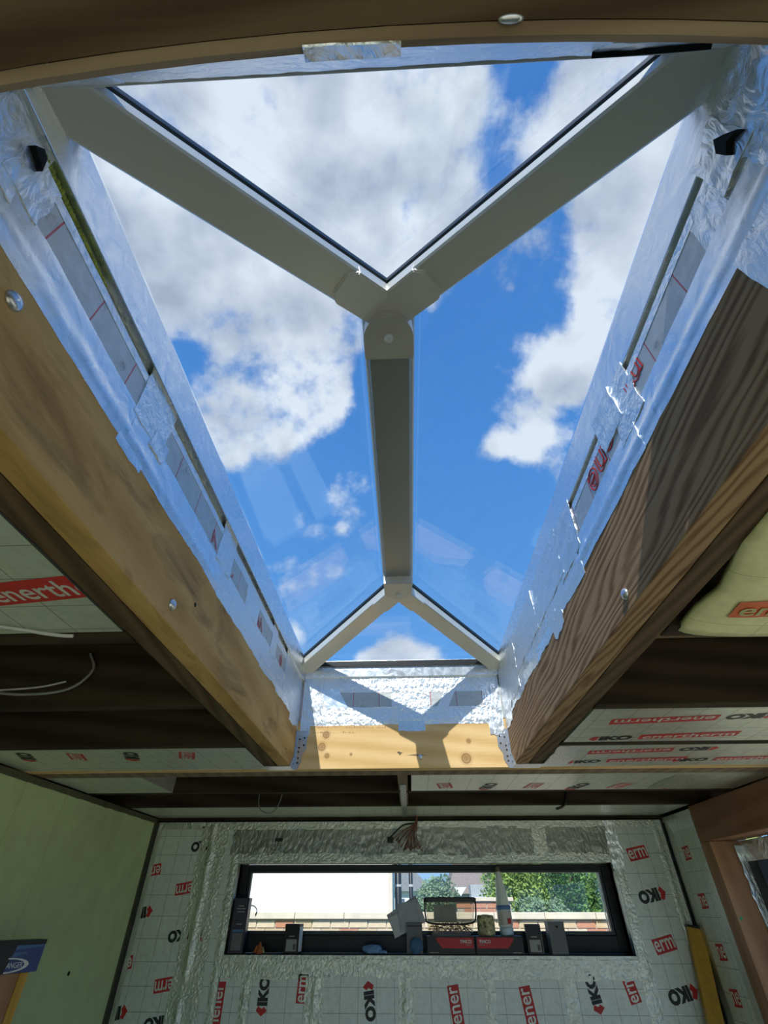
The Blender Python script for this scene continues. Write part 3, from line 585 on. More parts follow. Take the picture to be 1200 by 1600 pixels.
for k, (a, b) in enumerate(((2.394, 2.774), (2.822, 3.208), (3.258, 3.68))):
    obj('noggin', mbox((-.042, a, ZB+.002), (.004, b, 2.598), .002), 'timber_noggin', None, ('short noggin between pine header and first joist behind it', 'short noggin between the two long joists behind the header', 'short noggin between last joist and window wall')[k], 'noggin', loc=(-.02, (a+b)/2, ZB))
st = thing('restraint_strap', 'perforated galvanised steel strap running to the window wall', 'strap', (-.02, 3.1, ZB-.002))
bm = B(); box(bm, (-.034, 2.60, ZB-.0035), (-.004, 3.66, ZB-.0005)); obj('strap_plate', bm, 'steel_dull', st)
for k in range(24):
    obj('strap_hole', lathe(B(), (-.019+(.006 if k % 2 else -.006), 2.63+k*.043, ZB-.0034), (0, 0, -1), [(.0035, -.0005), (.0035, .0006), (.0005, .0007)], 7), 'dark_gap', st)

# joist hangers
def hanger(label, x_in, side):
    t = thing('joist_hanger', label, 'bracket', (x_in, 2.245, ZB-.003))
    F = Frame((0, YB-.0006, 0), (1, 0, 0), (0, 0, 1)); s = -side
    pts = [(0, -.002), (.012, -.002), (.030, .030), (.030, .055), (.046, .080), (.046, .155), (0, .155)]
    bm = B(); prism(bm, F, [(x_in+s*.0025+s*u, ZB+v) for u, v in pts], 0, .0018); obj('face_flange', bm, 'steel', t)
    bm = B(); x0, x1 = x_in+s*.0006, x_in+s*.0024; Fp = Frame((0, 0, 0), (0, 1, 0), (0, 0, 1))
    pp = [(2.16, ZB-.003), (2.247, ZB-.003), (2.247, ZB+.15), (2.225, ZB+.15), (2.225, ZB+.05), (2.19, ZB+.02)]
    prism(bm, Fp, pp, x0, x1); obj('side_flange', bm, 'steel', t)
    bm = B(); box(bm, (min(x_in+s*.002, x_in-s*.112), 2.175, ZB-.0035), (max(x_in+s*.002, x_in-s*.112), 2.247, ZB-.001)); obj('seat_plate', bm, 'steel', t)
    for (u, v) in ((.012, .025), (.013, .043), (.012, .068), (.013, .085), (.034, .095), (.034, .125), (.013, .12)):
        obj('nail', lathe(B(), (x_in+s*.0025+s*u, YB-.0025, ZB+v), (0, -1, 0), [(.0042, -.001), (.0042, .0006), (.001, .0012)], 8), 'nail_dark', t)
    for (y, v) in ((2.228, .018), (2.234, .045), (2.236, .09)):
        obj('nail', lathe(B(), (x_in+s*.0024, y, ZB+v), (s, 0, 0), [(.0038, -.0005), (.0038, .0006), (.001, .0012)], 8), 'nail_dark', t)
hanger('galvanised joist hanger holding the ochre beam to the pine header', XL, -1); hanger('galvanised joist hanger holding the brown beam to the pine header', XR, 1)

# ================================================================== LINED REVEALS OF THE OPENING
def lining(name, label, F, loc, u0, u1):
    t = thing(name, label, 'lining', loc)
    board('insulation_board', F, u0, u1, 2.6, 2.753, 'board_reveal', t, thick=.04)
    bm = B(); fbox(bm, F, u0, u1, 2.753, 2.80, -.04, -.008); obj('recess', bm, 'tape_wall', t)
    return t
LR = lining('reveal_lining', 'foil taped insulation lining left of the glass', F_left, (XL, 1.2, 2.6), .05, YB-.001)
a = LR
tp = lambda F, p: (lambda *q, **k: tape(F, *q, p, k.pop('mat', 'tape'), **k))
t1 = tp(F_left, LR)
t1(.05, .56, 2.581, 2.668, fold=(.33, .003), jag=(.002, .002, 0, 0), mat='tape_smooth', amp=.0022); t1(.54, 1.06, 2.581, 2.664, fold=(.3, .004), jag=(.0035, .002, 0, .004), mat='tape_smooth', h=.0022, amp=.002); t1(1.04, 1.56, 2.578, 2.668, fold=(.4, .003), jag=(.006, .002, .004, 0), amp=.0025); t1(1.53, 2.246, 2.574, 2.676, fold=(.3, .003), jag=(.009, .002, .004, 0), amp=.0025)
t1(.52, .61, 2.566, 2.59, jag=(.004, 0, .006, .006), mat='tape_smooth', h=.003)
t1(.18, .585, 2.732, 2.752, jag=(.001, 0, 0, .003), amp=.0008); t1(.58, 1.10, 2.734, 2.752, amp=.0008, jag=(.001, 0, 0, 0)); t1(1.09, 2.246, 2.730, 2.760, amp=.0012, jag=(.003, .002, 0, 0))
t1(.052, .175, 2.64, 2.80, mat='tape_wrinkled', amp=.004, h=.004, jag=(.006, .004, .002, .012)); t1(.15, .215, 2.662, 2.752, mat='tape_wrinkled', amp=.004, h=.006, jag=(.004, 0, .004, .01))
t1(.525, .645, 2.655, 2.775, amp=.003, h=.004, jag=(.008, .004, .006, .004)); t1(.60, .66, 2.64, 2.69, amp=.004, h=.006, mat='tape_wrinkled', jag=(.006, .006, .006, .006))
t1(1.015, 1.12, 2.655, 2.78, amp=.003, h=.004, jag=(.006, .004, .01, .01)); t1(1.28, 1.42, 2.66, 2.735, amp=.002, h=.003, jag=(.004, .002, .01, .01)); t1(1.62, 1.70, 2.66, 2.77, amp=.003, h=.004, jag=(.004, .002, .01, .01)); t1(1.88, 2.247, 2.60, 2.80, amp=.004, h=.005, mat='tape_wrinkled', jag=(.01, .002, .012, 0)); t1(2.06, 2.244, 2.552, 2.63, amp=.003, h=.003, mat='tape_wrinkled', jag=(.012, .002, .012, 0))
obj('slit', prism(B(), F_left, [(.150, 2.735), (.158, 2.752), (.168, 2.748), (.176, 2.722), (.168, 2.728)], -.002, .0115), 'dark_gap', LR)
bm = B()
for k in range(30):
    y = .165+k*.0062; z = 2.7635-.002*k/30; r = .0085*(1-.55*k/30)+.002*noise.noise((k*.9, 1, 2)); lathe(bm, (XL-.004, y, z), (0, 1, 0), [(r*.7, 0), (r, .003), (r*.75, .0062)], 7)
obj('foam_bead', bm, 'foam_green', LR, label='yellow green expanding foam bead')
for (px, py, s, sz, ro) in ((334, 842, 'V', .05, 205), (360, 893, 'L', .045, 60), (405, 975, 'W', .05, 200), (438, 1033, '@', .045, 200)):
    u, v = F_left.uv(at(px, py, x=XL)); bm = B(); text_into(bm, F_left, s, u, v, hgt=sz, rot=math.radians(ro), n=.0010, outline=True, zs=.4); clip(bm, F_left, 0, 3, 2.672, 2.742); obj('printed_letter', bm, 'print_red', LR)

RR = lining('reveal_lining', 'foil taped insulation lining right of the glass', F_right, (XR, 1.2, 2.6), -(YB-.001), -.05)
t2 = tp(F_right, RR)
t2(-.62, -.05, 2.590, 2.672, fold=(.35, .003), jag=(.002, .001, 0, 0), mat='tape_smooth', amp=.002); t2(-1.02, -.60, 2.588, 2.672, fold=(.35, .004), jag=(.002, .003, 0, 0), h=.0022, mat='tape_smooth', amp=.002); t2(-1.30, -1.0, 2.578, 2.67, fold=(.3, .003), jag=(.005, .003, 0, 0), amp=.002); t2(-2.246, -1.27, 2.576, 2.68, fold=(.35, .003), jag=(.007, .003, 0, 0), mat='tape_smooth', amp=.0025)
t2(-.60, -.28, 2.733, 2.752, amp=.001); t2(-.95, -.58, 2.733, 2.753, amp=.001)
tape(F_right, -.285, -.052, 2.425, 2.60, tr, 'tape_wrinkled', amp=.006, h=.005, jag=(.004, .004, .004, 0), freq=16); t2(-.19, -.052, 2.60, 2.80, mat='tape_wrinkled', amp=.006, h=.005, jag=(.002, .004, .012, 0)); t2(-.235, -.165, 2.68, 2.79, mat='tape_wrinkled', amp=.006, h=.008, jag=(.004, .004, .006, .006)); t2(-.30, -.238, 2.668, 2.75, amp=.004, mat='tape_wrinkled', jag=(.004, .004, .004, .004))
t2(-.66, -.55, 2.65, 2.79, amp=.003, h=.004, jag=(.004, .004, .01, .01)); t2(-.72, -.62, 2.70, 2.80, amp=.004, h=.006, mat='tape_wrinkled', jag=(.008, .004, .008, .006))
t2(-1.16, -.97, 2.64, 2.79, amp=.004, h=.004, mat='tape_wrinkled', jag=(.006, .004, .014, .014)); t2(-1.50, -1.12, 2.655, 2.80, amp=.003, h=.004, jag=(.006, .002, .014, .014)); t2(-1.90, -1.46, 2.655, 2.80, amp=.004, h=.005, jag=(.006, .002, .014, .014)); t2(-2.247, -1.85, 2.60, 2.80, amp=.004, h=.006, mat='tape_wrinkled', jag=(.012, .002, 0, .012)); t2(-2.246, -2.10, 2.552, 2.62, amp=.003, h=.003, mat='tape_wrinkled', jag=(.012, .002, 0, .014)); t2(-1.33, -1.22, 2.556, 2.60, amp=.003, h=.003, mat='tape_wrinkled', jag=(.012, .002, .01, .014))
obj('slit', prism(B(), F_right, [(-.165, 2.70), (-.175, 2.725), (-.185, 2.745), (-.196, 2.725), (-.192, 2.70), (-.18, 2.712)], -.002, .0135), 'dark_gap', RR)
for (px, py, s, sz, ro) in ((938, 718, 'ene', .058, 96), (988, 588, 'm', .05, 96)):
    u, v = F_right.uv(at(px, py, x=XR)); bm = B(); text_into(bm, F_right, s, u, v, hgt=sz, rot=math.radians(ro-90+180), n=.0010, outline=True, zs=.4); clip(bm, F_right, -3, 0, 2.674, 2.735); obj('printed_letter', bm, 'print_red', RR)

BR = lining('reveal_lining', 'foil taped insulation lining at the back end of the glass', F_back, (0, YB, 2.6), XL+.001, XR-.001)
t3 = tp(F_back, BR)
t3(XL+.012, -.12, 2.575, 2.655, fold=(.3, .002), jag=(.002, .002, 0, 0), amp=.002); t3(-.14, XR-.012, 2.577, 2.655, fold=(.3, .002), jag=(.002, .002, 0, 0), amp=.0022, h=.0022)
t3(-.03, .09, 2.552, 2.60, amp=.001, h=.003, jag=(.007, 0, .004, .002), mat='tape_smooth'); t3(XL+.01, .0, 2.722, 2.80, fold=(.4, .002), amp=.001, jag=(.002, .002, 0, 0)); t3(-.01, XR-.01, 2.722, 2.80, fold=(.45, .002), amp=.001, jag=(.002, .002, 0, 0), h=.002)
t3(XL+.01, -.385, 2.58, 2.79, amp=.003, h=.004, mat='tape_wrinkled', jag=(.006, 0, 0, .004)); t3(-.06, .02, 2.60, 2.79, amp=.003, h=.004, jag=(0, 0, .003, .003)); t3(.01, .115, 2.64, 2.74, amp=.002, h=.003, jag=(.004, .004, .004, .004)); t3(-.36, -.26, 2.65, 2.74, amp=.002, h=.003, skew=-.6, mat='tape_smooth'); t3(.15, .20, 2.65, 2.74, amp=.002, h=.003, skew=.5)
t3(.36, XR-.008, 2.60, 2.79, amp=.003, h=.004, mat='tape_wrinkled', jag=(.004, 0, .004, 0)); t3(.375, XR-.01, 2.525, 2.605, amp=.006, h=.006, mat='tape_wrinkled', jag=(.012, 0, .004, 0)); t3(-.16, .10, 2.752, 2.80, amp=.004, h=.004, mat='tape_wrinkled', jag=(.004, .002, .006, .006)); t3(XL+.012, -.43, 2.535, 2.6, amp=.003, h=.003, mat='tape_wrinkled', jag=(.006, 0, 0, .006))

F_front = Frame((0, .0495, 2.6), (-1, 0, 0), Vector((0, .053, .218)))
FRL = thing('reveal_lining', 'foil taped lining along the top edge of the view', 'lining', (0, .05, 2.6))
board('insulation_board', F_front, -XR+.014, -XL-.014, 0, .215, 'board_reveal', FRL, thick=.035)
t4 = tp(F_front, FRL)
t4(-.436, .472, .0, .10, amp=.003, jag=(.004, .004, 0, 0), mat='tape_smooth'); t4(-.436, .472, .085, .215, amp=.003, jag=(.004, .0, 0, 0), h=.003); t4(-.02, .09, -.02, .06, amp=.002, h=.005, jag=(.004, .004, .002, .002), mat='tape_wrinkled'); t4(.36, .472, -.01, .21, amp=.004, h=.006, mat='tape_wrinkled', jag=(.004, .004, .01, 0)); t4(-.436, -.26, .13, .2, amp=.004, h=.006, mat='tape_wrinkled', jag=(.006, .004, 0, .01))

Fe = Frame((0, .0455, ZB+.0062), (1, 0, 0), (0, -.7, -.75))
tape(Fe, -.058, .010, -.004, .0075, ft, 'tape_wrinkled', amp=.0008, h=.003, jag=(0, .002, .001, .001), res=(24, 6)); tape(Fe, -.30, -.236, -.004, .005, ft, 'tape_wrinkled', amp=.0008, h=.003, jag=(0, .002, .001, .001), res=(24, 6))
obj('slit', prism(B(), F_front, [(-.36, .176), (-.30, .183), (-.26, .186), (-.30, .178), (-.40, .168)], -.002, .0085), 'dark_gap', FRL)

# ================================================================== ROOF LANTERN
RL = thing('roof_lantern', 'glazed hipped roof lantern with grey aluminium bars over the opening', 'roof lantern', (XM, 1.15, ZG))
Zv = Vector((0, 0, 1))
def bar_frame(p0, p1):
    t = (Vector(p1)-Vector(p0)).normalized(); s = t.cross(Zv).normalized(); n = s.cross(t)
    return Frame(p0, t, -s) if t.cross(-s).z < 0 else Frame(p0, t, s), (Vector(p1)-Vector(p0)).length
def bar(F, l0, l1, w, n0, n1, mat, name, parent, ch=.004):
    """extruded bar; n grows downwards out of the roof in these frames, so n0/n1 are given upwards"""
    bm = B(); prof = [(-w/2+ch, n0), (w/2-ch, n0), (w/2, n0+ch), (w/2, n1), (-w/2, n1), (-w/2, n0+ch)]
    a = [bm.verts.new(F.p(l0, u, -z)) for u, z in prof]; b = [bm.verts.new(F.p(l1, u, -z)) for u, z in prof]; k = len(prof)
    bm.faces.new(a); bm.faces.new(b[::-1])
    for i in range(k): bm.faces.new((a[i], b[i], b[(i+1) % k], a[(i+1) % k]))
    return obj(name, bm, mat, parent)
WR, WH = .104, .084
Fr, lr = bar_frame((XM, YR1, ZR), (XM, YR2, ZR))
rb = bar(Fr, -.03, lr+.03, WR, 0, .030, 'aluminium_ridge', 'ridge_bar', RL)
bar(Fr, -.02, lr+.02, WR+.004, .031, .052, 'gasket', 'gasket', rb); bar(Fr, 0, lr, WR+.02, .026, .031, 'aluminium_bead', 'glazing_bead', rb)
corners = [((XM, YR1, ZR), (XGL, YGF, ZG)), ((XM, YR1, ZR), (XGR, YGF, ZG)), ((XM, YR2, ZR), (XGL, YG, ZG)), ((XM, YR2, ZR), (XGR, YG, ZG))]
for k, (p0, p1) in enumerate(corners):
    F, l = bar_frame(p0, p1); w = WH
    h = bar(F, .01, l+.035, w, 0, .028, 'aluminium_grey', 'hip_bar', RL)
    bar(F, .02, l+.03, w-.004, .0282, .034, 'aluminium_bead', 'glazing_bead', h); bar(F, .02, l+.03, w+.004, .0342, .052, 'gasket', 'gasket', h)
    L_ = .135
    bm = B(); q = w/2+.0005
    prism(bm, F, [(0, -q), (L_-.018, -q), (L_, -q+.02), (L_, q-.02), (L_-.018, q), (0, q)], -.020, .007); bmesh.ops.bevel(bm, geom=[e for e in bm.edges], offset=.003, segments=2, affect='EDGES'); obj('hub_arm', bm, 'aluminium_hub', RL)
for (yy, sgn, y_end) in ((YR1, -1, at(606, 562, z=ZR-.035).y), (YR2, 1, at(621, 912, z=ZR-.035).y)):
    F = Frame((XM, 0, ZR-.007), (1, 0, 0), (0, -1, 0)); r = WR/2+.005
    ya = (at(606, 493, z=ZR-.035).y+r) if sgn < 0 else (at(621, 936, z=ZR-.035).y-r*.75)                                             # centre of the rounded end
    pts = [(r*math.cos(a), -(ya+sgn*(r if sgn < 0 else r*.75)*math.sin(a))) for a in [math.pi*i/14 for i in range(15)]]+[(-r, -y_end), (r, -y_end)]
    bm = B(); prism(bm, F, pts, -.03, .028); bmesh.ops.bevel(bm, geom=[e for e in bm.edges], offset=.0025, segments=2, affect='EDGES'); h = obj('hub_cap', bm, 'aluminium_cap', RL)
    yb = at(605, 528, z=ZR-.034).y if sgn < 0 else at(621, 929, z=ZR-.034).y
    obj('bolt', lathe(B(), (XM, yb, ZR-.0345), (0, 0, -1), [(.011, -.002), (.011, .004), (.009, .007), (.003, .008)], 14), 'aluminium_bead', h, smooth=True)
# eaves rails round the opening
RZ0, RZ1 = ZG-.044, ZG+.056
for nm_, lo, hi, g0, g1 in (('l', (XGL-.07, YGF-.07, RZ0), (XGL, YG+.07, RZ1), (XGL-.001, YGF, ZG+.03), (XGL+.008, YG, ZG+.05)), ('r', (XGR, YGF-.07, RZ0), (XGR+.07, YG+.07, RZ1), (XGR-.008, YGF, ZG+.03), (XGR+.001, YG, ZG+.05)),
                   ('b', (XGL, YG+.012, RZ0+.02), (XGR, YG+.07, RZ1), (XGL, YG+.002, ZG+.026), (XGR, YG+.013, ZG+.05)), ('f', (XGL, YGF-.07, ZG+.002), (XGR, YGF, RZ1), (XGL, YGF-.001, ZG+.03), (XGR, YGF+.008, ZG+.05))):
    e_ = obj('eaves_rail', mbox(lo, hi, .002), 'tape_smooth' if nm_ in 'lrb' else 'aluminium_bead', RL)
    if nm_ == 'b': obj('gasket', mbox(g0, g1), 'gasket', e_)
# glass panes
DZ = .053
def pane(pts):
    n = (pts[1]-pts[0]).cross(pts[2]-pts[0]).normalized(); n = n if n.z > 0 else -n
    bm = B(); a = [bm.verts.new(p+Vector((0, 0, DZ))) for p in pts]; b = [bm.verts.new(p+Vector((0, 0, DZ))+n*.024) for p in pts]; k = len(pts)
    bm.faces.new(a); bm.faces.new(b[::-1])
    for i in range(k): bm.faces.new((a[i], b[i], b[(i+1) % k], a[(i+1) % k]))
    obj('glass_pane', bm, 'glass_roof', RL)
V3 = Vector
s_ = .0
CFL, CFR, CBL, CBR = V3((XGL, YGF, ZG)), V3((XGR, YGF, ZG)), V3((XGL, YG, ZG)), V3((XGR, YG, ZG)); R1, R2 = V3((XM, YR1, ZR)), V3((XM, YR2, ZR))
pane([CFL, CBL, R2, R1]); pane([CFR, CBR, R2, R1]); pane([CFL, CFR, R1]); pane([CBL, CBR, R2])

# ================================================================== SAGGING SHEET, CABLES
sh = thing('insulation_sheet', 'sagging yellowish foil insulation sheet hanging right of the brown beam', 'insulation', (1.1, .6, 2.37))
edge = [at(*q, z=2.392) for q in ((1062, 990), (1092, 957), (1127, 928), (1145, 893), (1163, 857), (1182, 835), (1205, 808), (1235, 770))]
bm = B(); nu, nv = 26, 28; g = []; uvl = bm.loops.layers.uv.new('UVMap')
for j in range(nv+1):
    t = j/nv*(len(edge)-1); i0 = min(int(t), len(edge)-2); e0 = edge[i0].lerp(edge[i0+1], t-i0); row = []
    for i in range(nu+1):
        a = (i/nu)**1.4; x = e0.x+(1.62-e0.x)*a; y = e0.y+(.93-e0.y if False else 0)-.012*a*math.sin(j/nv*3); dd = x-e0.x
        z = 2.386+.012*math.exp(-dd/.02)-.006*math.sin(min(1, dd/.4)*math.pi)+.004*noise.noise((x*9, y*14, 1))+.003*noise.noise((x*5, y*40, 4))
        row.append(bm.verts.new((x, y, z)))
    g.append(row)
SHEET = [v.co.copy() for r in g for v in r]
top = [[bm.verts.new(v.co+Vector((0, 0, .012))) for v in r] for r in g]
for j in range(nv):
    for i in range(nu):
        bm.faces.new((g[j][i], g[j][i+1], g[j+1][i+1], g[j+1][i])); bm.faces.new((top[j][i], top[j+1][i], top[j+1][i+1], top[j][i+1]))
for j in range(nv):
    for i in (0, nu): bm.faces.new((g[j][i], g[j+1][i], top[j+1][i], top[j][i]))
for i in range(nu):
    for j in (0, nv): bm.faces.new((g[j][i], g[j][i+1], top[j][i+1], top[j][i]))
for f in bm.faces:
    for l in f.loops: l[uvl].uv = (l.vert.co.x, l.vert.co.y)
obj('sheet', bm, 'board_sheet', sh, smooth=True)
Fsh = Frame((0, 0, 2.3745), (1, 0, 0), (0, -1, 0)); u, v = Fsh.uv(at(1140, 961, z=2.3745))
bm = B(); w_ = .30; rt = math.radians(6)
def on_sheet(p): 
    near = sorted(SHEET, key=lambda c: (c.x-p.x)**2+(c.y-p.y)**2)[:4]; ws = [1/((c.x-p.x)**2+(c.y-p.y)**2+1e-6) for c in near]; return sum(c.z*k for c, k in zip(near, ws))/sum(ws)
for i in range(16):                                  # panel in short pieces so that it lies on the bulging sheet
    rect_into(bm, Fsh, u+.16, v+.018, w_/16, .062, rt, 0, 0, off=(-w_/2+w_/16*(i+.5), 0))
nv_ = len(bm.verts); text_into(bm, Fsh, 'enertherm', u+.16, v+.018, w_*.92, .045, rt, 0, 1, bold=.01); bm.verts.ensure_lookup_table()
for i, q in enumerate(bm.verts): q.co.z = on_sheet(q.co)-(.0022 if i < nv_ else .0036)
obj('printed_logo', bm, ['print_orange', 'board_sheet'], sh)
def cable(label, ctrl, rad, mat, name='cable', group=None, cat='cable'):
    c = curve_pts(ctrl, 8); return obj(name, tube(B(), c, rad), mat, None, label, cat, group, smooth=True, loc=c[0])
cable('loose grey cable loop hanging in front of the joist at far left', [(-.985, 1.386, 2.56), (-.945, 1.37, 2.50), (-.99, 1.36, 2.44), (-1.12, 1.365, 2.428), (-1.25, 1.37, 2.44)], .004, 'cable_grey')
cable('thin pale cable crossing above the loose grey loop', [(-1.02, 1.38, 2.47), (-1.10, 1.375, 2.452), (-1.25, 1.38, 2.445)], .003, 'cable_white')
cable('pale sealant dribble cable on the left ceiling board', [(-.87, .86, 2.397), (-.80, .88, 2.393), (-.735, .905, 2.391), (-.705, .916, 2.393)], .004, 'cable_white')
cable('round wire loop below the joists above the window, left part', [(-.88, 3.20, 2.47), (-.87, 3.19, 2.40), (-.83, 3.185, 2.365), (-.78, 3.19, 2.37), (-.75, 3.195, 2.42), (-.74, 3.20, 2.48)], .003, 'cable_grey')
cable('black cable end drooping below the joist above the window, right part', [(.93, 3.20, 2.50), (.915, 3.19, 2.42), (.885, 3.18, 2.385), (.845, 3.175, 2.372)], .007, 'cable_black')
bd = thing('cable_bundle', 'bundle of reddish brown cables hanging over the slot window', 'cable', (.05, 3.66, 2.2))
top_ = Vector((.055, 3.64, 2.37))
for k in range(16):
    e_ = Vector((-.10+.012*k+rnd(.012), 3.66+rnd(.012), 2.215+.02*abs(rnd(1))+max(0, (5-k))*.012)); mid = top_.lerp(e_, .5)+Vector((rnd(.012)-.012, -.012+rnd(.01), rnd(.008)))
    c = curve_pts([top_+Vector((rnd(.006), rnd(.006), .10)), top_+Vector((rnd(.006), rnd(.006), 0)), mid, e_, e_+Vector((.012+rnd(.01), -.006, .012))], 6)
    obj('cable_strand', tube(B(), c, .0024, 5), 'copper_red', bd, smooth=True)
c = curve_pts([top_+Vector((-.005, 0, -.01)), Vector((-.03, 3.65, 2.35)), Vector((-.10, 3.66, 2.30)), Vector((-.125, 3.67, 2.275)), Vector((-.115, 3.676, 2.262))], 6); obj('cable_strand', tube(B(), c, .0045, 6), 'cable_black', bd, smooth=True)
bb = obj('cable_clip', box(box(mbox((-.135, 3.672, 2.258), (-.100, 3.684, 2.29)), (-.135, 3.668, 2.258), (-.100, 3.673, 2.266)), (-.135, 3.668, 2.282), (-.100, 3.673, 2.290)), 'cable_black', None, 'small black cable clip on the taped strip beside the reddish cables', 'clip', loc=(-.118, 3.68, 2.258))
cl2 = obj('cable_clip', box(box(mbox((-.862, 3.672, 2.268), (-.815, 3.684, 2.286)), (-.862, 3.668, 2.268), (-.845, 3.673, 2.286)), (-.832, 3.668, 2.268), (-.815, 3.673, 2.286)), 'cable_black', None, 'small black clip on the taped strip above the left half of the window', 'clip', loc=(-.84, 3.68, 2.268))

# ================================================================== THINGS ON THE WINDOW SILL
ZS = WZ0+.0005
def carton(name, label, x0, x1, y0, y1, z0, z1, mat, rz=0, cat='box', group=None):
    """closed carton: body, tucked lid flap; returns the thing and a frame on its front face"""
    c = Vector(((x0+x1)/2, (y0+y1)/2, z0)); t = thing(name, label, cat, c, group)
    bm = B(); box(bm, (x0, y0, z0), (x1, y1, z1), 0, .0015); rot_about(bm, c, rz); obj('carton_body', bm, mat, t)
    bm = B(); box(bm, (x0-.0006, y0-.0008, z1-.014), (x1+.0006, y1+.0005, z1+.001), 0, .0008); rot_about(bm, c, rz); obj('lid_flap', bm, mat, t)
    R_ = Matrix.Rotation(rz, 3, 'Z'); F = Frame(c+R_ @ (Vector((x0, y0-.0002, z0))-c), R_ @ Vector((1, 0, 0)), (0, 0, 1))
    return t, F
def rot_about(bm, c, rz, axis='Z'):
    if rz: bmesh.ops.rotate(bm, verts=bm.verts, cent=c, matrix=Matrix.Rotation(rz, 3, axis))
t, F = carton('carton', 'tall dark purple carton at the far left end of the sill', -1.072, -.985, 3.70, 3.78, ZS, 1.985, 'card_purple', .06)
bm = B(); rect_into(bm, F, .045, .10, .066, .012, n=.0012, mi=0); obj('printed_band', bm, 'card_lightblue', t)
bm = B(); rect_into(bm, F, .045, .052, .060, .075, n=.0012); obj('label', bm, 'card_grey', t)
for k, (v, w) in enumerate(((.213, .03), (.20, .05), (.186, .045), (.13, .035))):
    bm = B(); rect_into(bm, F, .045, v, w, .004, n=.0012); obj('printed_line', bm, 'label_grey', t)
for (lab, x0, x1) in (('black carton with a grey label left of the blue glove', -.74, -.652), ('black carton with a grey label between the red boxes and the grey card box', .672, .758)):
    t, F = carton('carton', lab, x0, x1, 3.70, 3.775, ZS, 1.865, 'card_black', -.12, group='black cartons with grey labels')
    w = x1-x0
    bm = B(); rect_into(bm, F, w*.52, .037, w*.72, .052, n=.0012); obj('label', bm, 'label_grey', t)
    bm = B(); [rect_into(bm, F, w*(.64+.045*k), .03, w*(.018+.012*(k % 3)), .026, n=.0016) for k in range(5)]; obj('bar_code', bm, 'print_black', t)
    bm = B(); rect_into(bm, F, w*.5, .076, w*.4, .005, n=.0012); obj('printed_line', bm, 'label_grey', t)
    bm = B(); fbox(bm, F, w+.0002, w+.0012, .008, .118, -.07, -.004); obj('side_panel', bm, 'house_white', t)
t, F = carton('card_box', 'plain dark grey card box on the sill, rightmost of the row', .80, .893, 3.70, 3.775, ZS, 1.877, 'card_grey', .05)
bm = lathe(B(), F.p(.05, .12, .0), F.N, [(.006, 0), (.006, .0012), (.001, .0014)], 12); obj('thumb_hole', bm, 'dark_gap', t)
# red and black boxes with lettering
for k, (x0, x1, lab) in enumerate(((.092, .367, 'black and red TIMCO box under the clear tub'), (.3725, .643, 'black and red TIMCO box under the roll and the sealant bottle'))):
    t, F = carton('screw_box', lab.replace('TIMCO ', ''), x0, x1, 3.695, 3.785, ZS, 1.8135, 'card_black', 0)
    w = x1-x0; m_ = (lambda u: u) if k == 0 else (lambda u: w-u)
    bm = B(); pts = [(m_(u), v) for u, v in ((.055, .072), (w-.008, .072), (w-.008, .026), (.088, .026), (.055, .060))]; f = bm.faces.new([bm.verts.new(F.p(u, v, .0013)) for u, v in pts]); obj('red_panel', bm, 'card_red', t)
    bm = B(); text_into(bm, F, 'TIMCO', m_(w-.052), .055, .068, .015, 0, .0019, bold=.02); obj('lettering', bm, 'print_white', t)
    bm = B(); rect_into(bm, F, m_(w-.035), .041, .034, .0016, n=.0019); rect_into(bm, F, m_(.04), .008, .05, .003, n=.0013); obj('small_print', bm, 'label_grey', t)
# clear tub
t = thing('storage_tub', 'clear plastic tub with black rim on the left red box', 'tub', (.24, 3.74, 1.8155))
def rrect(x0, x1, y0, y1, r, n=5):
    out = []
    for cx, cy, a0 in ((x1-r, y1-r, 0), (x0+r, y1-r, 90), (x0+r, y0+r, 180), (x1-r, y0+r, 270)):
        for i in range(n+1): a = math.radians(a0+90*i/n); out.append((cx+r*math.cos(a), cy+r*math.sin(a)))
    return out
def loft(bm, sections):
    rs = [[bm.verts.new((x, y, z)) for x, y in ring] for ring, z in sections]; k = len(rs[0])
    for a, b in zip(rs, rs[1:]):
        for i in range(k): bm.faces.new((a[i], a[(i+1) % k], b[(i+1) % k], b[i]))
    bm.faces.new(rs[0][::-1]); bm.faces.new(rs[-1]); return bm
obj('tub_body', loft(B(), [(rrect(.108, .362, 3.70, 3.783, .018), 1.8155), (rrect(.090, .388, 3.693, 3.79, .02), 1.968)]), 'tub_film', t)
obj('tub_lid', loft(B(), [(rrect(.083, .397, 3.688, 3.794, .022), 1.966), (rrect(.081, .399, 3.687, 3.795, .022), 1.984), (rrect(.09, .388, 3.692, 3.79, .02), 1.989)]), 'black_plastic', t)
c = curve_pts([(.088, 3.689, 1.968), (.090, 3.686, 1.90), (.110, 3.685, 1.872), (.24, 3.684, 1.866), (.36, 3.685, 1.872), (.385, 3.686, 1.90), (.392, 3.689, 1.968)], 8); obj('tub_handle', tube(B(), c, .0045, 6), 'black_plastic', t, smooth=True)
obj('folded_leaflet', mbox((.14, 3.71, 1.875), (.275, 3.73, 1.955), .002), 'paper', t)
bm = B()
for k in range(150):
    p = Vector((random.uniform(.122, .35), random.uniform(3.712, 3.772), random.uniform(1.832, 1.866))); d = Vector((rnd(1), rnd(1), rnd(.4))).normalized()
    tube(bm, [p, p+d*.012, p+d*.022], .0022, 4)
obj('screws', bm, 'screw_brass', t, kind='stuff')
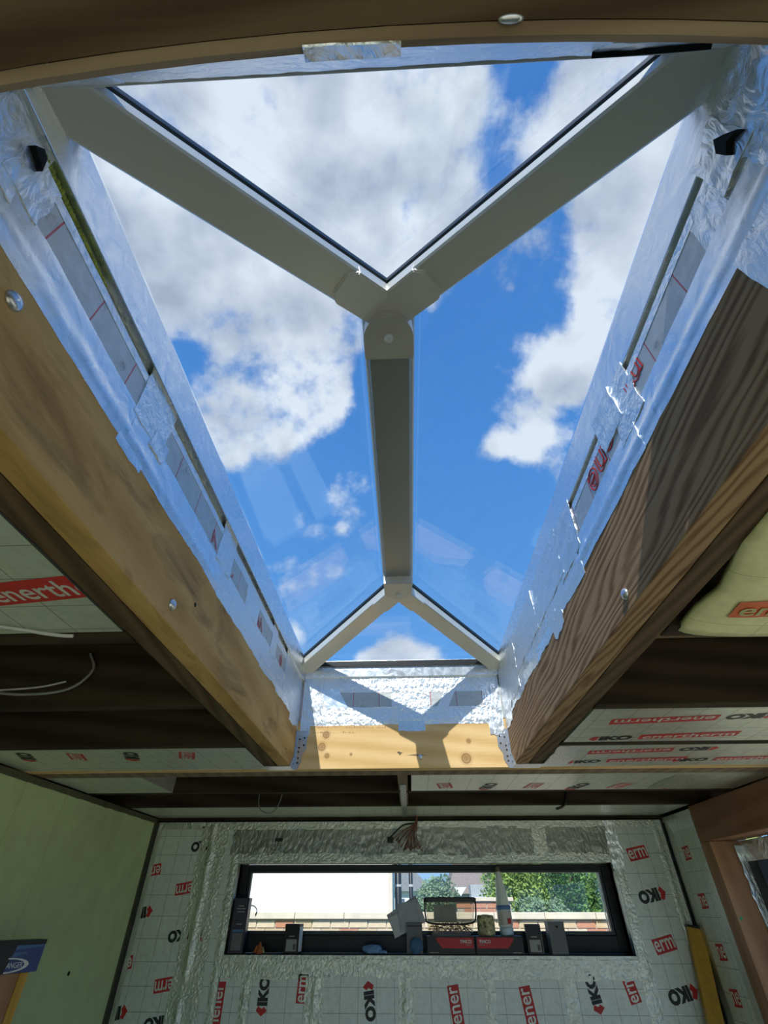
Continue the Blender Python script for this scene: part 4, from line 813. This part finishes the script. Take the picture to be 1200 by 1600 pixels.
# wire / fibre roll, sealant bottle
t = thing('twine_roll', 'rough mottled yellowish roll between tub and sealant bottle', 'roll', (.445, 3.745, 1.8155))
bm = lathe(B(), (.447, 3.745, 1.8155), (0, 0, 1), [(.046, 0), (.050, .008), (.051, .045), (.050, .082), (.046, .090), (.02, .091)], 28)
for v in bm.verts: v.co += Vector((rnd(.0015), rnd(.0015), rnd(.001)))
obj('wound_fibre', bm, 'fibre', t); obj('core', lathe(B(), (.447, 3.745, 1.9065), (0, 0, 1), [(.019, 0), (.019, .002), (.013, .0021)], 18), 'card_grey', t)
t = thing('sealant_bottle', 'white tapering sealant bottle with blue band against the window', 'bottle', (.562, 3.742, 1.8155))
ax_ = Vector((-.035, .0, 1)).normalized(); o_ = (.566, 3.745, 1.8155)
obj('bottle_base', lathe(B(), o_, ax_, [(.034, 0), (.040, .004), (.041, .03), (.038, .038)], 24), 'bottle_clear', t, smooth=True)
obj('bottle_body', lathe(B(), o_, ax_, [(.038, .038), (.042, .045), (.042, .118), (.040, .12)], 24), 'bottle_white', t, smooth=True)
bm = lathe(B(), o_, ax_, [(.0425, .048), (.0427, .05), (.0427, .105), (.0425, .108)], 24); obj('printed_label', bm, 'tub_clear', t, smooth=True)
obj('red_mark', mbox((.572, 3.6995, 1.868), (.592, 3.7015, 1.892)), 'card_red', t)
obj('blue_collar', lathe(B(), o_, ax_, [(.043, .116), (.044, .12), (.044, .132), (.041, .136)], 24), 'bottle_blue', t, smooth=True)
obj('nozzle', lathe(B(), o_, ax_, [(.040, .136), (.034, .175), (.026, .23), (.0135, .30), (.012, .302)], 24), 'bottle_white', t, smooth=True)
obj('nozzle_cap', lathe(B(), o_, ax_, [(.0145, .298), (.0145, .318), (.011, .324)], 16), 'bark', t, smooth=True)
# letters, packet, glove, nozzle tip
for k, (cx, cz, w, h, a, y, m, lab) in enumerate(((-.035, 1.915, .20, .085, 28, 3.742, 'paper', 'grey envelope tilted up at the window, hindmost of three'), (-.02, 1.885, .20, .10, 22, 3.735, 'paper_light', 'paler grey envelope, middle of the three leaning on the packet'), (-.01, 1.905, .12, .13, 12, 3.728, 'paper', 'short grey envelope, front one of three above the packet'))):
    t = thing('envelope', lab, 'envelope', (cx, y, cz-h/2), 'envelopes in front of the window')
    bm = B(); Fp = Frame((cx, y, cz), (math.cos(math.radians(a)), 0, math.sin(math.radians(a))), (-math.sin(math.radians(a)), 0, math.cos(math.radians(a)))); fbox(bm, Fp, -w/2, w/2, -h/2, h/2, 0, .003, 0, .0008)
    obj('paper_body', bm, m, t); bm = B(); prism(bm, Fp, [(-w/2+.004, h/2-.003), (w/2-.004, h/2-.003), (0, 0)], .003, .0036); obj('flap', bm, m, t)
t = thing('paper_packet', 'narrow dark grey packet standing below the envelopes', 'packet', (.02, 3.72, ZS))
obj('packet_body', mbox((-.025, 3.7125, ZS), (.068, 3.727, 1.872), .002), 'card_grey', t); obj('packet_seam', mbox((-.024, 3.7118, 1.855), (.067, 3.7126, 1.860)), 'card_black', t)
bm = bmesh.new(); bmesh.ops.create_icosphere(bm, subdivisions=3, radius=1)
for v in bm.verts:
    q = v.co.copy(); s_ = 1+.28*noise.noise(q*2.4)+.15*noise.noise(q*6); v.co = Vector((.03+q.x*.036*s_, 3.700+q.y*.0095, ZS+.038+q.z*.037*min(s_, 1.0)))
zmin = min(v.co.z for v in bm.verts)
for v in bm.verts: v.co.z += ZS-zmin
obj('crumpled_bag', bm, 'cloth_blue', None, 'dark blue crumpled bag in front of the narrow grey packet', 'bag', loc=(.03, 3.70, ZS))
bm = bmesh.new(); bmesh.ops.create_icosphere(bm, subdivisions=3, radius=1)
for v in bm.verts:
    q = v.co.copy(); s_ = 1+.35*noise.noise(q*2.1+Vector((3, 1, 0)))+.2*noise.noise(q*5); v.co = Vector((-.228+q.x*.055*s_, 3.712+q.y*.020*s_, ZS+.020+max(q.z, -.75)*.022*s_))
zmin = min(v.co.z for v in bm.verts)
for v in bm.verts: v.co.z += ZS-zmin
gl_ = obj('rubber_glove', bm, 'glove_blue', None, 'crumpled light blue rubber glove lying on the sill', 'glove', loc=(-.228, 3.712, ZS), smooth=True)
for k in range(4):
    c = curve_pts([(-.20+.012*k, 3.705, ZS+.012), (-.182+.012*k, 3.70-.002*k, ZS+.010), (-.170+.008*k, 3.697, ZS+.006)], 5); obj('glove_finger', tube(B(), c, .0055, 7), 'glove_blue', gl_, smooth=True)
t = thing('spray_nozzle', 'small orange plastic nozzle beside the tall purple carton', 'nozzle', (-.885, 3.72, ZS))
obj('nozzle_body', lathe(B(), (-.885, 3.715, ZS), (0, 0, 1), [(.022, 0), (.020, .012), (.012, .028), (.005, .048), (.003, .05)], 12), 'tip_orange', t); obj('nozzle_wing', prism(B(), Frame((-.885, 3.715, ZS), (1, 0, 0), (0, 0, 1)), [(-.035, .004), (-.012, .004), (-.008, .03), (-.02, .036)], -.004, .004), 'tip_orange', t); obj('nozzle_wing', prism(B(), Frame((-.885, 3.715, ZS), (1, 0, 0), (0, 0, 1)), [(.012, .004), (.03, .004), (.022, .03), (.008, .03)], -.004, .004), 'fibre', t)

# ================================================================== THINGS AGAINST THE WALLS
lv = thing('spirit_level', 'long yellow spirit level leaning in the corner right of the window', 'spirit level', (1.37, 3.5, 0))
p0, p1 = Vector((1.325, 3.52, .004)), Vector((1.618, 3.660, 1.862)); t_ = (p1-p0).normalized(); s_ = Vector((1, 0, 0)); s_ = (s_-t_*s_.dot(t_)).normalized(); Fl = Frame(p0, s_, t_); LL = (p1-p0).length
bm = B()
for a, b, n0, n1 in ((-.040, .040, -.014, -.010), (-.040, .040, .010, .014), (-.040, -.034, -.012, .012), (.034, .040, -.012, .012), (-.004, .004, -.010, .010)): fbox(bm, Fl, a, b, .012, LL-.012, n0, n1)
obj('level_body', bm, 'level_yellow', lv)
for v0 in (0, LL-.012): bm = B(); fbox(bm, Fl, -.042, .042, v0, v0+.012, -.016, .016, 0, .002); obj('end_cap', bm, 'black_plastic', lv)
for v in (.35, LL/2, LL-.42):
    bm = lathe(B(), Fl.p(0, v, .014), Fl.N, [(.018, -.001), (.018, .0012), (.013, .0016), (.012, .0005)], 20); h_ = obj('vial_ring', bm, 'steel_dull', lv); obj('vial', tube(B(), [Fl.p(-.012, v, .015), Fl.p(0, v, .015), Fl.p(.012, v, .015)], .004, 8), 'fibre', h_)
Kc = Vector((-1.469, 2.509, 0)); Kd = Vector((.467, .884, 0)).normalized(); Fk = Frame(Kc-Kd*.28, Kd, (0, 0, 1))      # box face, turned towards the room
def slab(u0, u1, z0, z1, n0, n1, bev=.001): return fbox(B(), Fk, u0, u1, z0, z1, n0, n1, 0, bev)
for (u0, u1, n0, n1, m) in ((.03, .125, -.07, -.012, 'timber_noggin'), (.127, .222, -.07, -.010, 'timber_post'), (.224, .256, -.07, -.008, 'timber_yellow')):
    obj('timber_board', slab(u0, u1, 0, 1.752, n0, n1, .002), m, None, {'timber_noggin': 'dull brown upright board under the blue box, leftmost of three', 'timber_post': 'reddish brown upright board under the blue box, middle of three', 'timber_yellow': 'narrow light yellow upright batten under the right end of the blue box'}[m], 'board', 'boards under the blue box', loc=Fk.p(u0, 0, n0))
bx_ = thing('product_box', 'blue and black box with an oval logo on upright timber boards', 'box', Fk.p(.14, 1.7525, -.04))
obj('box_body', slab(0, .28, 1.7525, 1.832, -.083, 0, .002), 'card_blue', bx_); obj('box_lid', slab(-.001, .281, 1.8322, 1.846, -.084, .001), 'card_black', bx_)
Fb = Frame(Fk.p(0, 1.7525, .0003), Kd, (0, 0, 1))
obj('dark_band', prism(B(), Fb, [(.035, .0), (.150, .0), (.168, .0795), (.055, .0795)], 0, .0012), 'card_black', bx_)
bm = B(); prism(bm, Fb, [(.168, .066), (.27, .074), (.278, .079), (.17, .0795)], 0, .0008); prism(bm, Fb, [(.165, .046), (.22, .054), (.212, .060), (.167, .058)], 0, .0008); obj('light_streak', bm, 'card_lightblue', bx_)
bm = B(); k = 28
ring_o = [(.152+.085*math.cos(math.pi*(i/k-.5)), .023+.0215*math.sin(math.pi*(i/k-.5))) for i in range(k+1)]; ring_i = [(.152+.068*math.cos(math.pi*(i/k-.5)), .023+.0175*math.sin(math.pi*(i/k-.5))) for i in range(k+1)]
for i in range(k): bm.faces.new([bm.verts.new(Fb.p(u, v, .0014)) for u, v in (ring_o[i], ring_o[i+1], ring_i[i+1], ring_i[i])])
text_into(bm, Fb, 'ANGER', .184, .023, .060, .016, 0, .0018); obj('oval_logo', bm, 'print_white', bx_)

# ================================================================== OUTSIDE, SEEN THROUGH THE WINDOWS
pw_ = thing('parapet_wall', 'brick boundary wall with pale coping stones outside the slot window', 'wall', (0, 7.62, -.12))
obj('wall_core', mbox((-3.2, 7.512, -.12), (4.6, 7.72, 1.818)), 'mortar', pw_)
brick_me = {}
for m in ('brick_yellow', 'brick_red', 'brick_pale'):
    bm = mbox((-.1065, 0, -.0325), (.1065, .05, .0325), .004); me = bpy.data.meshes.new('brick'); bmesh.ops.recalc_face_normals(bm, faces=bm.faces); bm.to_mesh(me); bm.free(); me.materials.append(M[m]); brick_me[m] = me
for r in range(7):
    z = 1.780-r*.075
    for i in range(34):
        x = -3.1+i*.225+(.1125 if r % 2 else 0); ri = (x > 1.0)
        m = random.choices(('brick_yellow', 'brick_red', 'brick_pale'), (2, 3.2, 2) if ri else (3, .8, 4))[0]
        o = bpy.data.objects.new('brick', brick_me[m]); C.objects.link(o); o.parent = pw_; o.location = Vector((x, 7.5-.004*random.random(), z))-LOC[pw_.name]; o['kind'] = 'part' if False else 'part'
        del o['kind']
obj('coping_drip', mbox((-3.2, 7.485, 1.8185), (4.6, 7.75, 1.826)), 'coping_edge', pw_)
for i in range(13):
    x = -3.2+i*.6; bm = mbox((x+.003, 7.46, 1.8265), (x+.597, 7.77, 1.888), .006); obj('coping_stone', bm, 'coping', pw_)
wh = thing('rendered_building', 'white rendered extension beyond the brick wall, filling the left of the slot window', 'building', (-2, 9, -.12))
obj('rendered_wall', mbox((-6, 8.6, -.12), (-.305, 12, 3.6)), 'render_white', wh); obj('corner_bead', mbox((-.303, 8.58, -.12), (-.245, 8.7, 3.6)), 'coping', wh); obj('roof_edge', mbox((-6.1, 8.5, 3.6), (-.24, 12.1, 3.75)), 'upvc_grey', wh)
c = curve_pts([(-2.2, 7.455, 1.86), (-2.06, 7.45, 1.93), (-1.93, 7.45, 1.95), (-1.87, 7.45, 1.91), (-1.88, 7.452, 1.86)], 8); obj('outdoor_cable', tube(B(), c, .006, 6), 'cable_black', None, 'thin dark cable looping over the coping stones outside', 'cable', loc=(-2.1, 7.45, 1.86), smooth=True)
for x, r, lab in ((-.17, .05, 'thick dark downpipe beside the corner of the white building'), (.02, .03, 'thin dark downpipe right of the thick one')):
    dp = thing('downpipe', lab, 'pipe', (x, 8.9, -.12)); obj('pipe', tube(B(), [(x, 8.9, -.12), (x, 8.9, 1.5), (x, 8.9, 3.4)], r, 10), 'black_plastic', dp, smooth=True)
    for z in (1.6, 2.16): obj('pipe_bracket', lathe(B(), (x, 8.9, z), (0, 0, 1), [(r+.004, 0), (r+.008, .004), (r+.008, .026), (r+.004, .03)], 12), 'paper_light', dp)
pr = thing('brick_pier', 'low brick garden wall piece with pale cap behind the roll', 'wall', (1.35, 9.3, -.12))
obj('pier_core', mbox((.70, 9.212, -.12), (1.50, 9.42, 2.0)), 'mortar', pr)
for r in range(5):
    for i in range(6):
        x = .80+i*.225+(.1125 if r % 2 else 0)
        if x > 1.40: continue
        o = bpy.data.objects.new('brick', brick_me[random.choice(('brick_red', 'brick_red', 'brick_pale'))]); C.objects.link(o); o.parent = pr; o.location = Vector((x, 9.2, 1.955-r*.075))-LOC[pr.name]
obj('pier_cap', mbox((.66, 9.17, 2.0), (1.54, 9.45, 2.045), .005), 'coping', pr)
# houses
def roof_solid(bm, pts_front, y0, y1): prism(bm, Frame((0, y0, 0), (1, 0, 0), (0, 0, 1)), pts_front, y0-y1, 0)
hb = thing('gabled_house', 'house with brown hipped roof behind the round green tree', 'house', (2.6, 24, -.12))
obj('house_wall', mbox((1.3, 22.2, -.12), (5.2, 27, 2.30)), 'house_grey', hb)
bm = B(); v = [bm.verts.new(q) for q in ((1.35, 22.0, 2.28), (5.4, 22.0, 2.28), (5.4, 27, 2.28), (1.35, 27, 2.28), (2.05, 23.6, 3.75), (3.2, 23.6, 3.75))]
for q in ((0, 1, 5, 4), (1, 2, 5), (2, 3, 4, 5), (3, 0, 4), (0, 3, 2, 1)): bm.faces.new([v[i] for i in q])
obj('hipped_roof', bm, 'roof_brown', hb); obj('chimney', mbox((1.75, 23.2, 2.7), (2.05, 23.7, 3.4)), 'brick_red', hb)
obj('lower_roof', mbox((2.15, 21.4, 2.16), (3.9, 22.1, 2.52)), 'house_grey', hb)
d_ = obj('dormer_window', mbox((2.75, 21.33, 2.14), (3.25, 21.45, 2.42)), 'house_glass', hb); obj('dormer_sill', mbox((2.1, 21.3, 2.08), (3.9, 21.45, 2.13)), 'house_white', hb)
obj('gable_panel', prism(B(), Frame((0, 21.35, 0), (1, 0, 0), (0, 0, 1)), [(1.55, 2.45), (2.0, 2.45), (1.78, 2.2)], 0, .04), 'house_white', hb)
ha = thing('white_house', 'white house with slate grey roof right of the downpipes', 'house', (.3, 26, -.12))
obj('house_wall', mbox((-1.8, 22.6, -.12), (.72, 26, 2.42)), 'house_white', ha)
bm = B(); roof_solid(bm, [(-2.1, 2.36), (.92, 2.36), (.15, 3.0), (-.6, 3.2)], 22.4, 26.2); obj('slate_roof', bm, 'roof_grey', ha)
for x in (-.5, .2): obj('house_window', mbox((x, 22.56, 1.7), (x+.3, 22.61, 2.15)), 'house_glass', ha)
# trees
def foliage(bm, cen, rad, n, size):
    for _ in range(n):
        d = Vector((random.gauss(0, 1), random.gauss(0, 1), random.gauss(0, 1))).normalized(); r = random.random()**.35
        lump = 1+.25*noise.noise(d*2.3+Vector(cen))
        p = Vector(cen)+Vector((d.x*rad[0], d.y*rad[1], d.z*rad[2]))*r*lump
        a = Vector((rnd(1), rnd(1), rnd(1))).normalized(); b = a.orthogonal().normalized(); s = size*random.uniform(.6, 1.3)
        vv = [bm.verts.new(p+a*s), bm.verts.new(p+b*s*.5), bm.verts.new(p-a*s), bm.verts.new(p-b*s*.5)]; bm.faces.new(vv)
def tree(label, base, h, cen_h, rad, n, size, mat, group='trees outside the slot window'):
    t = thing('tree', label, 'tree', base, group); b = Vector(base)
    bm = B(); c = [b, b+Vector((.03, 0, h*.35)), b+Vector((-.02, .02, h*.8))]; tube(bm, c, .05, 7)
    for k in range(6):
        a = k*1.05; tube(bm, [b+Vector((0, 0, h*(.3+.06*k))), b+Vector((math.cos(a)*rad[0]*.35, math.sin(a)*rad[1]*.35, h*(.45+.06*k))), b+Vector((math.cos(a)*rad[0]*.7, math.sin(a)*rad[1]*.7, h*(.55+.07*k)))], .018, 5)
    obj('trunk', bm, 'bark', t)
    bm = B(); foliage(bm, b+Vector((0, 0, cen_h)), rad, n, size); o = obj('foliage', bm, mat, t); o['kind'] = 'stuff'
tree('round green tree in front of the houses', (.63, 14, -.12), 2.4, 2.0, (.52, .5, .62), 7000, .032, 'leaf_grey')
tree('dense mid green tree directly right of the sealant bottle', (1.95, 11.2, -.12), 2.5, 2.1, (.62, .6, 1.1), 9000, .034, 'leaf_light')
tree('broad dark green bush in the middle of the greenery', (2.99, 12.7, -.12), 2.8, 2.1, (.85, .7, 1.2), 10000, .034, 'leaf_dark')
tree('grey green shrub low in front of the dark bush', (2.12, 9.95, -.12), 1.9, 1.75, (.55, .35, .42), 6000, .03, 'leaf_grey')
tree('bright green shrub at the right end of the greenery', (3.35, 10.2, -.12), 2.1, 1.9, (.55, .4, .75), 7000, .03, 'leaf_mid')
tree('tall dark tree at the far right behind the greenery', (4.25, 14.6, -.12), 3.4, 2.5, (.9, .7, 1.4), 9000, .04, 'leaf_dark')
tree('tree behind the middle of the greenery', (3.2, 16.6, -.12), 3.2, 2.6, (1.1, .7, 1.2), 9000, .04, 'leaf_mid')
tree('leafy shrub outside the side window', (4.2, 7.0, -.12), 3.4, 2.4, (1.3, 1.8, 1.4), 5200, .07, 'leaf_light', 'greenery outside the side window')
hg = thing('side_fence', 'pale fence boards outside the side window', 'fence', (5.5, 4, -.12))
for k in range(40): obj('fence_board', mbox((5.5, -3+k*.3, -.12), (5.53, -3+k*.3+.29, 1.75)), 'coping', hg)
